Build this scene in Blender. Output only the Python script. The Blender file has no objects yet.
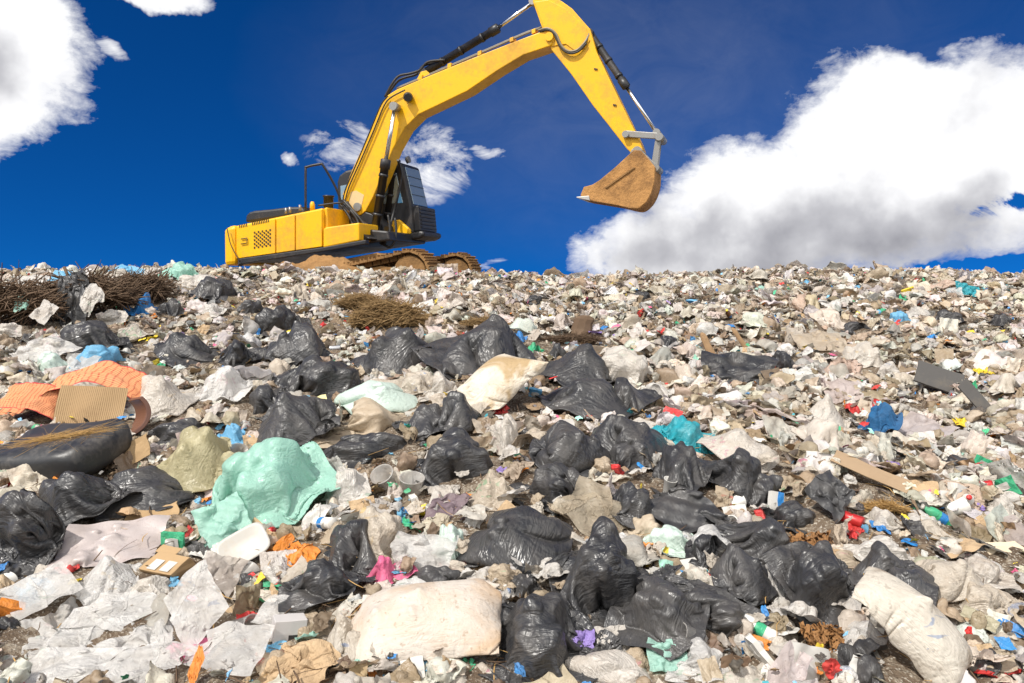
# Landfill slope with an excavator on its crest.
import bpy, bmesh, math, random, time
import numpy as np
from mathutils import Vector, Matrix
R = math.radians
rng = np.random.default_rng(11)
random.seed(5)
SC = bpy.context.scene
COL = SC.collection
T0 = time.time()

# ---------------------------------------------------------------- camera
W, H = 1024, 683
LENS = 28.0
F = LENS / 36.0 * W
PITCH = R(5.0)
EYE = np.array([0.0, 0.0, 1.6])
cam = bpy.data.cameras.new('camera'); camo = bpy.data.objects.new('camera', cam); COL.objects.link(camo)
cam.lens = LENS; cam.sensor_width = 36; cam.clip_start = 0.05; cam.clip_end = 3000
camo.location = EYE; camo.rotation_euler = (math.pi/2 + PITCH, 0, 0)
SC.camera = camo

def ray(px, py):
    """direction of a picture point (x right, y away, z up)"""
    a = (px - W/2) / F; b = (H/2 - py) / F
    d = np.array([a, math.cos(PITCH) - b*math.sin(PITCH), math.sin(PITCH) + b*math.cos(PITCH)])
    return d

def proj(p):
    d = np.asarray(p, float) - EYE
    yy = d[..., 1]*math.cos(PITCH) + d[..., 2]*math.sin(PITCH)
    zz = -d[..., 1]*math.sin(PITCH) + d[..., 2]*math.cos(PITCH)
    return W/2 + F*d[..., 0]/yy, H/2 - F*zz/yy, yy

# ---------------------------------------------------------------- the slope
def vnoise(x, y, seed):
    """smooth value noise, -1..1"""
    xi = np.floor(x).astype(np.int64); yi = np.floor(y).astype(np.int64)
    fx = x - xi; fy = y - yi
    fx = fx*fx*(3-2*fx); fy = fy*fy*(3-2*fy)
    def h(a, b):
        n = (a*374761393 + b*668265263 + seed*974711) & 0x7fffffff
        n = ((n ^ (n >> 13)) * 1274126177) & 0x7fffffff
        return ((n ^ (n >> 16)) & 0xffff) / 32767.5 - 1
    return ((h(xi, yi)*(1-fx) + h(xi+1, yi)*fx)*(1-fy) + (h(xi, yi+1)*(1-fx) + h(xi+1, yi+1)*fx)*fy)

YS = np.linspace(-30, 400, 8601)
_sl = np.interp(YS, [-30, 0.5, 2.5, 12.2, 15.0, 15.9, 17.2, 18.2, 40, 400], [0.0, 0.05, 0.338, 0.345, 0.15, -0.32, -0.32, -0.05, 0.0, 0.0])
ZS = np.concatenate([[0], np.cumsum((_sl[1:]+_sl[:-1])/2*np.diff(YS))])
ZS = ZS - np.interp(3.5, YS, ZS) + 0.46
def hill(x, y, rough=1.0):
    x = np.asarray(x, float); y = np.asarray(y, float)
    z = np.interp(y, YS, ZS)
    amp = np.interp(y, [0, 12, 16, 30], [1, 1, .95, .3])
    z = z + rough*amp*(0.10*vnoise(x*0.55+3, y*0.55, 1) + 0.055*vnoise(x*1.5, y*1.5, 2) + 0.03*vnoise(x*3.7, y*3.7, 3))
    z = z + 0.10*np.exp(-((x+6.5)/2.2)**2)*np.clip((y-9)/5, 0, 1)
    return z

def hit(px, py):
    """where a picture point meets the slope"""
    d = ray(px, py); t = np.linspace(2.2, 20, 3000)
    p = EYE[None] + d[None]*t[:, None]
    below = p[:, 2] < hill(p[:, 0], p[:, 1])
    k = int(np.argmax(below)) if below.any() else int(np.argmin(p[:, 2]-hill(p[:, 0], p[:, 1])))
    return p[k]

# ---------------------------------------------------------------- object helpers
def mesh_of(name, verts, faces, smooth=True):
    me = bpy.data.meshes.new(name)
    verts = np.asarray(verts, np.float32); n = len(verts)
    if isinstance(faces, np.ndarray):
        k = faces.shape[1]; m = len(faces)
        me.vertices.add(n); me.vertices.foreach_set('co', verts.ravel())
        me.loops.add(m*k); me.loops.foreach_set('vertex_index', faces.astype(np.int32).ravel())
        me.polygons.add(m); me.polygons.foreach_set('loop_start', np.arange(0, m*k, k, dtype=np.int32))
        me.update(calc_edges=True)
    else:
        me.from_pydata([tuple(v) for v in verts], [], faces)
    if smooth: me.polygons.foreach_set('use_smooth', np.ones(len(me.polygons), bool))
    me.update()
    return me

def link(name, me, mat=None, parent=None):
    o = bpy.data.objects.new(name, me); COL.objects.link(o)
    if mat is not None and me is not None and not me.materials: me.materials.append(mat)
    if parent is not None: o.parent = parent
    return o

def tag(o, label=None, cat=None, group=None, kind=None):
    if label: o['label'] = label
    if cat: o['category'] = cat
    if group: o['group'] = group
    if kind: o['kind'] = kind
    return o

def grid_faces(nu, nv, per=True, off=0):
    u = np.arange(nu if per else nu-1); v = np.arange(nv-1)
    U, V = np.meshgrid(u, v, indexing='ij')
    U2 = (U+1) % nu
    f = np.stack([U*nv+V, U2*nv+V, U2*nv+V+1, U*nv+V+1], -1).reshape(-1, 4)
    return f + off
# ---------------------------------------------------------------- bags and sheets: a small cloth solver
def _pair(P, A, Bv, rest, k_long, k_short):
    d = P[Bv] - P[A]
    L = np.sqrt((d*d).sum(-1)) + 1e-9
    c = (L - rest) / L
    c = np.where(c > 0, c*k_long, c*k_short) * 0.5
    d *= c[..., None]
    P[A] += d; P[Bv] -= d

def _sets(nu, nv, per):
    """index pairs (as slices) that can be moved together"""
    S = []
    def add(kind, ua, va, ub, vb): S.append((kind, (slice(None), ua, va), (slice(None), ub, vb)))
    al = slice(None)
    iu = np.arange(nu)
    for s in (0, 1):
        a = iu[s::2]; b = a+1
        if per: b = b % nu
        else: a = a[b < nu]; b = b[b < nu]
        add('u', a, al, b, al)
        av = np.arange(nv)[s::2]; bv = av+1; av = av[bv < nv]; bv = bv[bv < nv]
        add('v', al, av, al, bv)
        for s2 in (0, 1):
            c = np.arange(nv)[s2::2]; d = c+1; c = c[d < nv]; d = d[d < nv]
            add('d', a[:, None], c[None], b[:, None], d[None])
            add('d', a[:, None], d[None], b[:, None], c[None])
    for s in range(4):
        a = iu[s::4] if s < 2 else iu[s::4]
        b = a+2
        if per: b = b % nu
        else: a = a[b < nu]; b = b[b < nu]
        if len(a): add('bu', a, al, b, al)
        c = np.arange(nv)[s::4]; d = c+2; c = c[d < nv]; d = d[d < nv]
        if len(c): add('bv', al, c, al, d)
    return S

def _up(P, per):
    """double the resolution"""
    if per:
        n = np.roll(P, -1, 1); Q = np.empty((P.shape[0], P.shape[1]*2)+P.shape[2:]); Q[:, 0::2] = P; Q[:, 1::2] = (P+n)/2
    else:
        Q = np.empty((P.shape[0], P.shape[1]*2-1)+P.shape[2:]); Q[:, 0::2] = P; Q[:, 1::2] = (P[:, 1:]+P[:, :-1])/2
    P = Q
    Q = np.empty(P.shape[:2]+(P.shape[2]*2-1, 3)); Q[:, :, 0::2] = P; Q[:, :, 1::2] = (P[:, :, 1:]+P[:, :, :-1])/2
    return Q

def _normals(P, per):
    if per: du = np.roll(P, -1, 1) - np.roll(P, 1, 1)
    else: du = np.gradient(P, axis=1)
    dv = np.gradient(P, axis=2)
    n = np.cross(dv, du)
    return n

def sim(P, wid, hei, per, press, fill, spheres, levels, pinch=None, seam=False, grav=0.0016, bump=0.05, seed=0, ks=0.75, kb=0.04, vmax=None, shrink=(1, .95, .9, .88), relax=(1, .6, .25, .15), grow=(1, 1.04, 1.10, 1.13)):
    """P (B,nu,nv,3). wid = size round u, hei = along v (B,). spheres (B,S,4)."""
    g = np.random.default_rng(seed)
    B = P.shape[0]
    ph = g.random((B, 6))*6.28
    rot = np.linalg.qr(g.normal(0, 1, (B, spheres.shape[1], 3, 3)))[0] * g.uniform(.8, 1.35, (B, spheres.shape[1], 1, 3))
    for li, (steps, iters) in enumerate(levels):
        if li: P = _up(P, per)
        nu, nv = P.shape[1:3]
        ru = (grow[li]*wid/(nu if per else nu-1))[:, None, None]; rv = (grow[li]*hei/(nv-1))[:, None, None]
        rd = np.sqrt(ru**2+rv**2)
        S = _sets(nu, nv, per)
        P += g.normal(0, 1, P.shape)*(0.06 if li == 0 else 0.16)*float(ru.mean())
        V = np.zeros_like(P)
        for st in range(steps):
            old = P.copy()
            V *= 0.90; V[..., 2] -= grav
            if per:
                n = _normals(P, per)*0.25
                vol = np.abs((P*n).sum((1, 2, 3)))/3
                ar = np.sqrt((n*n).sum(-1))+1e-12
                k = np.clip((fill*vmax - vol)/vmax, -0.3, 1.0)*press
                sgn = np.sign((P*n).sum((1, 2, 3)))
                V += n/ar[..., None]*(k*sgn*relax[li])[:, None, None, None]
            P = P + V
            for it in range(iters):
                for kind, A, Bv in S:
                    if kind == 'u': _pair(P, A, Bv, ru, 1.0, ks)
                    elif kind == 'v': _pair(P, A, Bv, rv, 1.0, ks)
                    elif kind == 'd': _pair(P, A, Bv, rd, .8, ks*.6)
                    elif kind == 'bu': _pair(P, A, Bv, ru*2, 0.0, kb)
                    else: _pair(P, A, Bv, rv*2, 0.0, kb)
                if pinch is not None:
                    vi = int(round(pinch*(nv-1)))
                    ring = P[:, :, vi]; m = ring.mean(1, keepdims=True); d = ring-m
                    L = np.sqrt((d*d).sum(-1, keepdims=True))+1e-9
                    P[:, :, vi] = m + d*np.minimum(1, 0.035/L)
                if seam:
                    r = P[:, :, 0]; q = r[:, (-np.arange(nu)) % nu]
                    P[:, :, 0] = (r+q)/2
                    if pinch is None:
                        r = P[:, :, -1]; q = r[:, (-np.arange(nu)) % nu]; P[:, :, -1] = (r+q)/2
            for s in range(spheres.shape[1]):
                c = spheres[:, s, :3][:, None, None]; rr = spheres[:, s, 3][:, None, None]*shrink[li]
                d = P-c; e = np.einsum('bijk,bkl->bijl', d, rot[:, s]); e = e*e; L = np.sqrt(np.sqrt((e*e).sum(-1)))+1e-9
                P = np.where((L < rr)[..., None], c+d*(rr/L)[..., None], P)
            x, y = P[..., 0], P[..., 1]
            fl = bump*(np.sin(x*7+ph[:, 0, None, None])*np.sin(y*8+ph[:, 1, None, None]) + .6*np.sin(x*15+ph[:, 2, None, None])*np.sin(y*13+ph[:, 3, None, None]))
            u = P[..., 2] < fl
            P[..., 2] = np.where(u, fl, P[..., 2])
            fr = np.where(u, 0.3, 1.0)[..., None]
            P[..., :2] = old[..., :2] + (P[..., :2]-old[..., :2])*fr
            V = P-old
            L = np.sqrt((V*V).sum(-1, keepdims=True)); V *= np.minimum(1, 0.03/(L+1e-9))
    return P

def norm_proto(P):
    P = P - np.array([(P[:, 0].max()+P[:, 0].min())/2, (P[:, 1].max()+P[:, 1].min())/2, P[:, 2].min()])
    return P/np.max(P[:, :2].max(0)-P[:, :2].min(0))

def make_bags(B, fill, seed, press=0.012, nsph=4, levels=((60, 4), (34, 5), (26, 5)), nu=16, nv=13, tie=True, ks=.75, kb=.04, flatten=.8, relax=(1, .6, .25, .15), rmax=.17, grow=(1, 1.04, 1.10, 1.13)):
    g = np.random.default_rng(seed)
    wid = np.full(B, 2.0)*g.uniform(.9, 1.1, B); hei = np.full(B, 1.35)*g.uniform(.85, 1.25, B)
    th = np.arange(nu)/nu*2*np.pi; v = np.linspace(0, 1, nv)
    r = wid[:, None]/(2*np.pi)*(1-np.abs(2*v-1)**3)[None]**.5*.95+.02
    ax = (v[None]-.5)*hei[:, None]*.9
    P = np.empty((B, nu, nv, 3))
    P[..., 0] = ax[:, None, :]
    P[..., 1] = r[:, None, :]*np.cos(th)[None, :, None]
    P[..., 2] = r[:, None, :]*np.sin(th)[None, :, None]
    tilt = g.uniform(-.15, 1.1, B)
    for b in range(B):
        c, s = math.cos(tilt[b]), math.sin(tilt[b])
        x, z = P[b, ..., 0].copy(), P[b, ..., 2].copy()
        P[b, ..., 0] = x*c-z*s; P[b, ..., 2] = x*s+z*c
    P[..., 2] -= P[..., 2].min((1, 2))[:, None, None]-.02
    sph = np.zeros((B, nsph, 4))
    for b in range(B):
        for s in range(nsph):
            a = g.integers(0, nu); bb = g.integers(2, nv-4)
            q = g.uniform(.35, .75)
            p = P[b, a, bb]*q + P[b].mean((0, 1))*(1-q)
            rr = g.uniform(.07, rmax)
            sph[b, s] = [p[0], p[1], max(p[2]*flatten, rr*.8), rr]
    vmax = wid**2/(4*np.pi)*hei
    P = sim(P, wid, hei, True, press, np.asarray(fill)*np.ones(B), sph, levels, pinch=.86 if tie else None, seam=True, seed=seed, ks=ks, kb=kb, vmax=vmax, grow=grow, relax=relax)
    return P

def make_sheets(B, comp, seed, levels=((40, 4), (30, 4), (22, 4)), n=13, aspect=1.0, bump=.06, nsph=9, kb=.05, rr_=(.04, .12), grow=(1, 1.05, 1.12, 1.15)):
    g = np.random.default_rng(seed)
    wid = np.full(B, 1.0); hei = np.full(B, 1.0*aspect)
    comp = np.asarray(comp)*np.ones(B)
    m = int(round((n-1)*aspect/4)*4)+1
    u = np.linspace(-.5, .5, n); v = np.linspace(-.5, .5, m)*aspect
    U, V = np.meshgrid(u, v, indexing='ij')
    P = np.empty((B, n, m, 3))
    for b in range(B):
        ca = g.uniform(.75, 1.15)*comp[b]; cb = g.uniform(.75, 1.15)*comp[b]
        P[b, ..., 0] = U*min(ca, 1); P[b, ..., 1] = V*min(cb, 1)
        z = 0
        for k in range(7):
            a = g.random()*6.28; fq = g.uniform(4, 16)
            z = z + np.abs(np.sin((np.cos(a)*U+np.sin(a)*V)*fq+g.random()*6))*g.uniform(.03, .12)
        P[b, ..., 2] = z*(1.3-comp[b])*1.6+.06
    sph = np.zeros((B, nsph, 4))
    for b in range(B):
        for s in range(nsph):
            rr = g.uniform(*rr_)
            sph[b, s] = [g.uniform(-.4, .4), g.uniform(-.4, .4)*aspect, rr*g.uniform(-.2, .4), rr]
    return sim(P, wid, hei, False, 0, None, sph, levels, seed=seed, bump=bump, kb=kb, grow=grow)

def protos(P, per):
    out = []
    nu, nv = P.shape[1:3]
    for b in range(P.shape[0]):
        out.append((norm_proto(P[b].reshape(-1, 3)), nu, nv, per))
    return out
def lower(pr, k):
    v, nu, nv, per = pr
    q = v.reshape(nu, nv, 3)[::k, ::k]
    return (q.reshape(-1, 3), q.shape[0], q.shape[1], per)

L4 = ((60, 4), (30, 4), (18, 4), (9, 3))
BAG_FULL = protos(make_bags(8, np.linspace(.36, .66, 8), 1, nsph=9, grow=(1, 1.04, 1.08, 1.11), levels=L4), True)
L5 = ((60, 4), (46, 4), (18, 4), (8, 3))
BAG_SLACK = protos(make_bags(9, np.linspace(.14, .36, 9), 2, nsph=11, levels=L5, flatten=.5, relax=(1, .4, .2, .15), kb=.05, grow=(1, 1.12, 1.15, 1.165)), True)
BAG_FLAT = protos(make_bags(7, np.linspace(.03, .13, 7), 3, nsph=12, press=.006, flatten=.4, levels=L4, grow=(1, 1.06, 1.13, 1.17)), True)
BAG_PUFF = protos(make_bags(8, np.linspace(.40, .62, 8), 9, nsph=6, rmax=.13, flatten=.5, relax=(1, .45, .3, .25), grow=(1, 1.13, 1.16, 1.175), kb=.05, levels=L5), True)
PILLOW = protos(make_bags(4, np.linspace(.62, .85, 4), 10, nsph=5, rmax=.10, tie=False, press=.016, flatten=.5, relax=(1, .8, .45, .3), grow=(1, 1.05, 1.11, 1.15), levels=L4), True)
SHEET = protos(make_sheets(10, np.linspace(.4, .8, 10), 4), False)
SHEET_FLAT = protos(make_sheets(6, np.linspace(.86, .97, 6), 5, bump=.04, nsph=5, grow=(1, 1.01, 1.03)), False)
SHEET_LONG = protos(make_sheets(5, .7, 6, aspect=2.5, bump=.05, nsph=14), False)
DRAPE = protos(make_sheets(6, np.linspace(.40, .58, 6), 21, bump=.05, nsph=7, kb=.14, rr_=(.03, .07), aspect=1.25, grow=(1, 1.02, 1.06, 1.09), levels=((50, 4), (34, 4), (20, 4), (7, 3))), False)
BALL = protos(make_sheets(8, .3, 7, bump=.03, nsph=6, grow=(1, 1.0, 1.05)), False)
print('sim', round(time.time()-T0, 1))
# ---------------------------------------------------------------- materials
class NT:
    def __init__(s, tree): s.t = tree; s.n = tree.nodes; s.l = tree.links
    def add(s, typ, **kw):
        n = s.n.new(typ)
        for k, v in kw.items():
            if k == 'ins':
                for a, b in v.items():
                    if isinstance(b, bpy.types.NodeSocket): s.l.new(b, n.inputs[a])
                    else: n.inputs[a].default_value = b
            else: setattr(n, k, v)
        return n
    def math(s, op, a, b=None, c=None, clamp=False):
        n = s.n.new('ShaderNodeMath'); n.operation = op; n.use_clamp = clamp
        for i, v in enumerate((a, b, c)):
            if v is None: continue
            if isinstance(v, bpy.types.NodeSocket): s.l.new(v, n.inputs[i])
            else: n.inputs[i].default_value = v
        return n.outputs[0]
    def vmath(s, op, a, b=None, scale=None):
        n = s.n.new('ShaderNodeVectorMath'); n.operation = op
        for i, v in enumerate((a, b)):
            if v is None: continue
            if isinstance(v, bpy.types.NodeSocket): s.l.new(v, n.inputs[i])
            else: n.inputs[i].default_value = v
        if scale is not None: n.inputs['Scale'].default_value = scale
        return n.outputs['Value'] if op in ('LENGTH', 'DOT_PRODUCT') else n.outputs[0]
    def mix(s, fac, a, b, mode='MIX'):
        n = s.n.new('ShaderNodeMix'); n.data_type = 'RGBA'; n.blend_type = mode
        for i, v in ((0, fac), (6, a), (7, b)):
            if isinstance(v, bpy.types.NodeSocket): s.l.new(v, n.inputs[i])
            elif i == 0: n.inputs[0].default_value = v
            else: n.inputs[i].default_value = (*v, 1) if len(v) == 3 else v
        return n.outputs[2]
    def ramp(s, fac, stops, interp='LINEAR'):
        n = s.n.new('ShaderNodeValToRGB'); s.l.new(fac, n.inputs[0]); cr = n.color_ramp; cr.interpolation = interp
        while len(cr.elements) < len(stops): cr.elements.new(.5)
        for e, (p, c) in zip(cr.elements, stops):
            e.position = p; e.color = (c, c, c, 1) if not hasattr(c, '__len__') else (*c, 1)
        return n.outputs[0]
    def noise(s, vec, scale, detail=3, rough=.55, dist=0):
        n = s.n.new('ShaderNodeTexNoise'); s.l.new(vec, n.inputs['Vector'])
        n.inputs['Scale'].default_value = scale; n.inputs['Detail'].default_value = detail; n.inputs['Roughness'].default_value = rough; n.inputs['Distortion'].default_value = dist
        return n.outputs[0]

def new_mat(name):
    m = bpy.data.materials.new(name); m.use_nodes = True
    m.node_tree.nodes.clear(); t = NT(m.node_tree)
    out = t.add('ShaderNodeOutputMaterial'); b = t.add('ShaderNodeBsdfPrincipled')
    t.l.new(b.outputs[0], out.inputs[0])
    return m, t, b, out

MATS = {}
def film(name, cols, rough=.45, dirt=.35, dirtcol=(.22, .15, .09), transl=0.0, clear=0.0, bump=.35, attr=False, spec=.5, crease=9.0, blotch=None, prints=0.0):
    """thin plastic: colour picked per object, stains, fine creases"""
    if name in MATS: return MATS[name]
    m, t, b, out = new_mat(name)
    tc = t.add('ShaderNodeTexCoord').outputs['Object']
    oi = t.add('ShaderNodeObjectInfo')
    off = t.vmath('SCALE', oi.outputs['Location'], scale=3.7)
    co = t.vmath('ADD', tc, off)
    if attr:
        c = t.add('ShaderNodeAttribute', attribute_name='col').outputs['Color']
    elif len(cols) > 1:
        n = len(cols)
        c = t.ramp(oi.outputs['Random'], [(i/(n-1), k) for i, k in enumerate(cols)])
    else:
        c = t.mix(0, cols[0], cols[0])
    if blotch:
        c = t.mix(t.ramp(t.noise(co, blotch[1], 3, .6, .6), [(.5, 0), (.62, 1)]), c, blotch[0])
    if prints:      # printed marks, a different ink on each piece
        ink = t.ramp(t.math('FRACT', t.math('MULTIPLY', oi.outputs['Random'], 9.7)), [(0, (.55, .05, .05)), (.2, (.05, .2, .5)), (.4, (.1, .42, .2)), (.6, (.75, .45, .05)), (.8, (.6, .15, .3)), (1, (.15, .4, .6))], 'CONSTANT')
        pm = t.ramp(t.noise(t.vmath('MULTIPLY', co, (9, 9, 16)), 1.0, 2, .5, 1.5), [(.60, 0), (.64, 1)])
        pz = t.ramp(t.noise(co, 3.1, 1), [(.52, 0), (.60, 1)])
        c = t.mix(t.math('MULTIPLY', t.math('MULTIPLY', pm, pz), prints), c, ink)
    if dirt:
        d1 = t.ramp(t.noise(co, 4.5, 6, .68, .4), [(.42, 0), (.72, 1)])
        c = t.mix(t.math('MULTIPLY', d1, dirt), c, dirtcol)
        d2 = t.ramp(t.noise(co, 42, 2, .5), [(.62, 0), (.72, 1)])
        c = t.mix(t.math('MULTIPLY', d2, dirt*.8), c, [k*.55 for k in dirtcol])
    t.l.new(c, b.inputs['Base Color'])
    b.inputs['Specular IOR Level'].default_value = spec
    rr = t.ramp(t.noise(co, 7, 3), [(.3, max(rough-.12, .08)), (.75, min(rough+.2, 1))])
    t.l.new(rr, b.inputs['Roughness'])
    if bump:
        wob = t.vmath('ADD', co, t.vmath('SCALE', t.add('ShaderNodeTexNoise', ins={'Vector': co, 'Scale': 5.0, 'Detail': 2.0}).outputs['Color'], scale=.22))
        v1 = t.add('ShaderNodeTexVoronoi', feature='DISTANCE_TO_EDGE', ins={'Vector': wob, 'Scale': crease}).outputs['Distance']
        v2 = t.add('ShaderNodeTexVoronoi', feature='DISTANCE_TO_EDGE', ins={'Vector': t.vmath('MULTIPLY', wob, (1.0, 1.7, 1.2)), 'Scale': crease*2.3}).outputs['Distance']
        v3 = t.add('ShaderNodeTexVoronoi', feature='DISTANCE_TO_EDGE', ins={'Vector': t.vmath('MULTIPLY', wob, (1.6, .8, 1.1)), 'Scale': crease*5.2}).outputs['Distance']
        h = t.math('ADD', v1, t.math('ADD', t.math('MULTIPLY', v2, .55), t.math('MULTIPLY', v3, .30)))
        h = t.math('ADD', h, t.math('MULTIPLY', t.noise(wob, crease*1.3, 3, .5, 1.2), .5))
        uv = t.vmath('MULTIPLY', t.add('ShaderNodeTexCoord').outputs['UV'], (34.0, 5.0, 1.0))
        rid = t.math('ABSOLUTE', t.math('SUBTRACT', t.noise(uv, 1.0, 3, .55, 1.0), .5))
        h = t.math('SUBTRACT', h, t.math('MULTIPLY', rid, 1.1))
        bn = t.add('ShaderNodeBump', ins={'Strength': bump, 'Distance': .45/crease, 'Height': h})
        t.l.new(bn.outputs[0], b.inputs['Normal'])
    sh = b.outputs[0]
    if transl:
        tr = t.add('ShaderNodeBsdfTranslucent', ins={'Color': c})
        if bump: t.l.new(bn.outputs[0], tr.inputs['Normal'])
        sh = t.add('ShaderNodeMixShader', ins={0: transl, 1: sh, 2: tr.outputs[0]}).outputs[0]
    if clear:
        tp = t.add('ShaderNodeBsdfTransparent', ins={'Color': (.93, .93, .92, 1)})
        cl = t.ramp(t.noise(co, 5, 4, .6), [(.3, clear*.45), (.7, min(1, clear*1.3))])
        sh = t.add('ShaderNodeMixShader', ins={0: cl, 1: sh, 2: tp.outputs[0]}).outputs[0]
    t.l.new(sh, out.inputs[0])
    MATS[name] = m
    return m

def paint(name, col, rough=.35, dirt=.25, dirtcol=(.25, .15, .07), metallic=0.0, scale=2.5, bump=0.0, spec=.5, thr=(.5, .75)):
    if name in MATS: return MATS[name]
    m, t, b, out = new_mat(name)
    co = t.add('ShaderNodeTexCoord').outputs['Object']
    n1 = t.noise(co, scale, 7, .68, .3); n2 = t.noise(co, scale*9, 4, .6)
    c = t.mix(t.math('MULTIPLY', n2, .22), col, [k*.72 for k in col])
    f = t.ramp(t.math('ADD', t.math('MULTIPLY', n1, .75), t.math('MULTIPLY', n2, .25)), [(thr[0], 0), (thr[1], 1)])
    c = t.mix(t.math('MULTIPLY', f, dirt), c, dirtcol)
    t.l.new(c, b.inputs['Base Color'])
    t.l.new(t.math('ADD', t.math('MULTIPLY', f, .35), rough, clamp=True), b.inputs['Roughness'])
    b.inputs['Metallic'].default_value = metallic; b.inputs['Specular IOR Level'].default_value = spec
    if bump:
        bn = t.add('ShaderNodeBump', ins={'Strength': bump, 'Distance': .03, 'Height': t.math('ADD', n1, t.math('MULTIPLY', n2, .5))})
        t.l.new(bn.outputs[0], b.inputs['Normal'])
    MATS[name] = m
    return m

DUST = (.20, .165, .125)
def black(): return film('black_plastic', [(.032, .032, .034), (.024, .024, .026), (.044, .043, .044), (.030, .030, .032)], rough=.36, dirt=.42, dirtcol=(.14, .125, .11), bump=.26, crease=3.2, spec=.5)
def cream(): return film('pale_plastic', [(.64, .58, .49), (.70, .66, .61), (.57, .48, .37), (.68, .64, .57), (.62, .54, .43), (.72, .69, .65)], rough=.36, dirt=.40, dirtcol=(.36, .24, .13), transl=.34, bump=.42, crease=7, prints=.5)
def white(): return film('white_plastic', [(.71, .68, .64), (.67, .62, .55)], rough=.34, dirt=.28, dirtcol=(.42, .30, .18), transl=.32, bump=.42, crease=7, prints=.3)
def tanfilm(): return film('beige_plastic', [(.54, .44, .32), (.58, .49, .37)], rough=.5, dirt=.45, dirtcol=(.30, .19, .10), transl=.25, bump=.2)
def clearfilm(): return film('clear_plastic', [(.86, .84, .81), (.82, .80, .77)], rough=.22, dirt=.22, dirtcol=(.40, .30, .20), transl=.25, clear=.36, bump=.5, crease=9, prints=.3)
def colour(name, c, **k):
    kw = dict(rough=.45, dirt=.22, dirtcol=(.28, .21, .15), transl=.12, bump=.3); kw.update(k)
    return film(name, [c], **kw)

def earth():
    m, t, b, out = new_mat('dirt')
    co = t.add('ShaderNodeTexCoord').outputs['Object']
    n1 = t.noise(co, 1.3, 8, .65); n2 = t.noise(co, 14, 6, .7); n3 = t.noise(co, 60, 3, .6)
    c = t.ramp(n1, [(.3, (.075, .052, .034)), (.55, (.14, .10, .068)), (.75, (.20, .155, .11))])
    c = t.mix(t.ramp(n2, [(.5, 0), (.62, 1)]), c, (.30, .25, .19))
    c = t.mix(t.ramp(n3, [(.57, 0), (.63, 1)]), c, (.46, .41, .34))
    t.l.new(c, b.inputs['Base Color']); b.inputs['Roughness'].default_value = .9; b.inputs['Specular IOR Level'].default_value = .2
    bn = t.add('ShaderNodeBump', ins={'Strength': .8, 'Distance': .05, 'Height': t.math('ADD', n2, t.math('MULTIPLY', n3, .5))})
    t.l.new(bn.outputs[0], b.inputs['Normal'])
    return m

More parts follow.
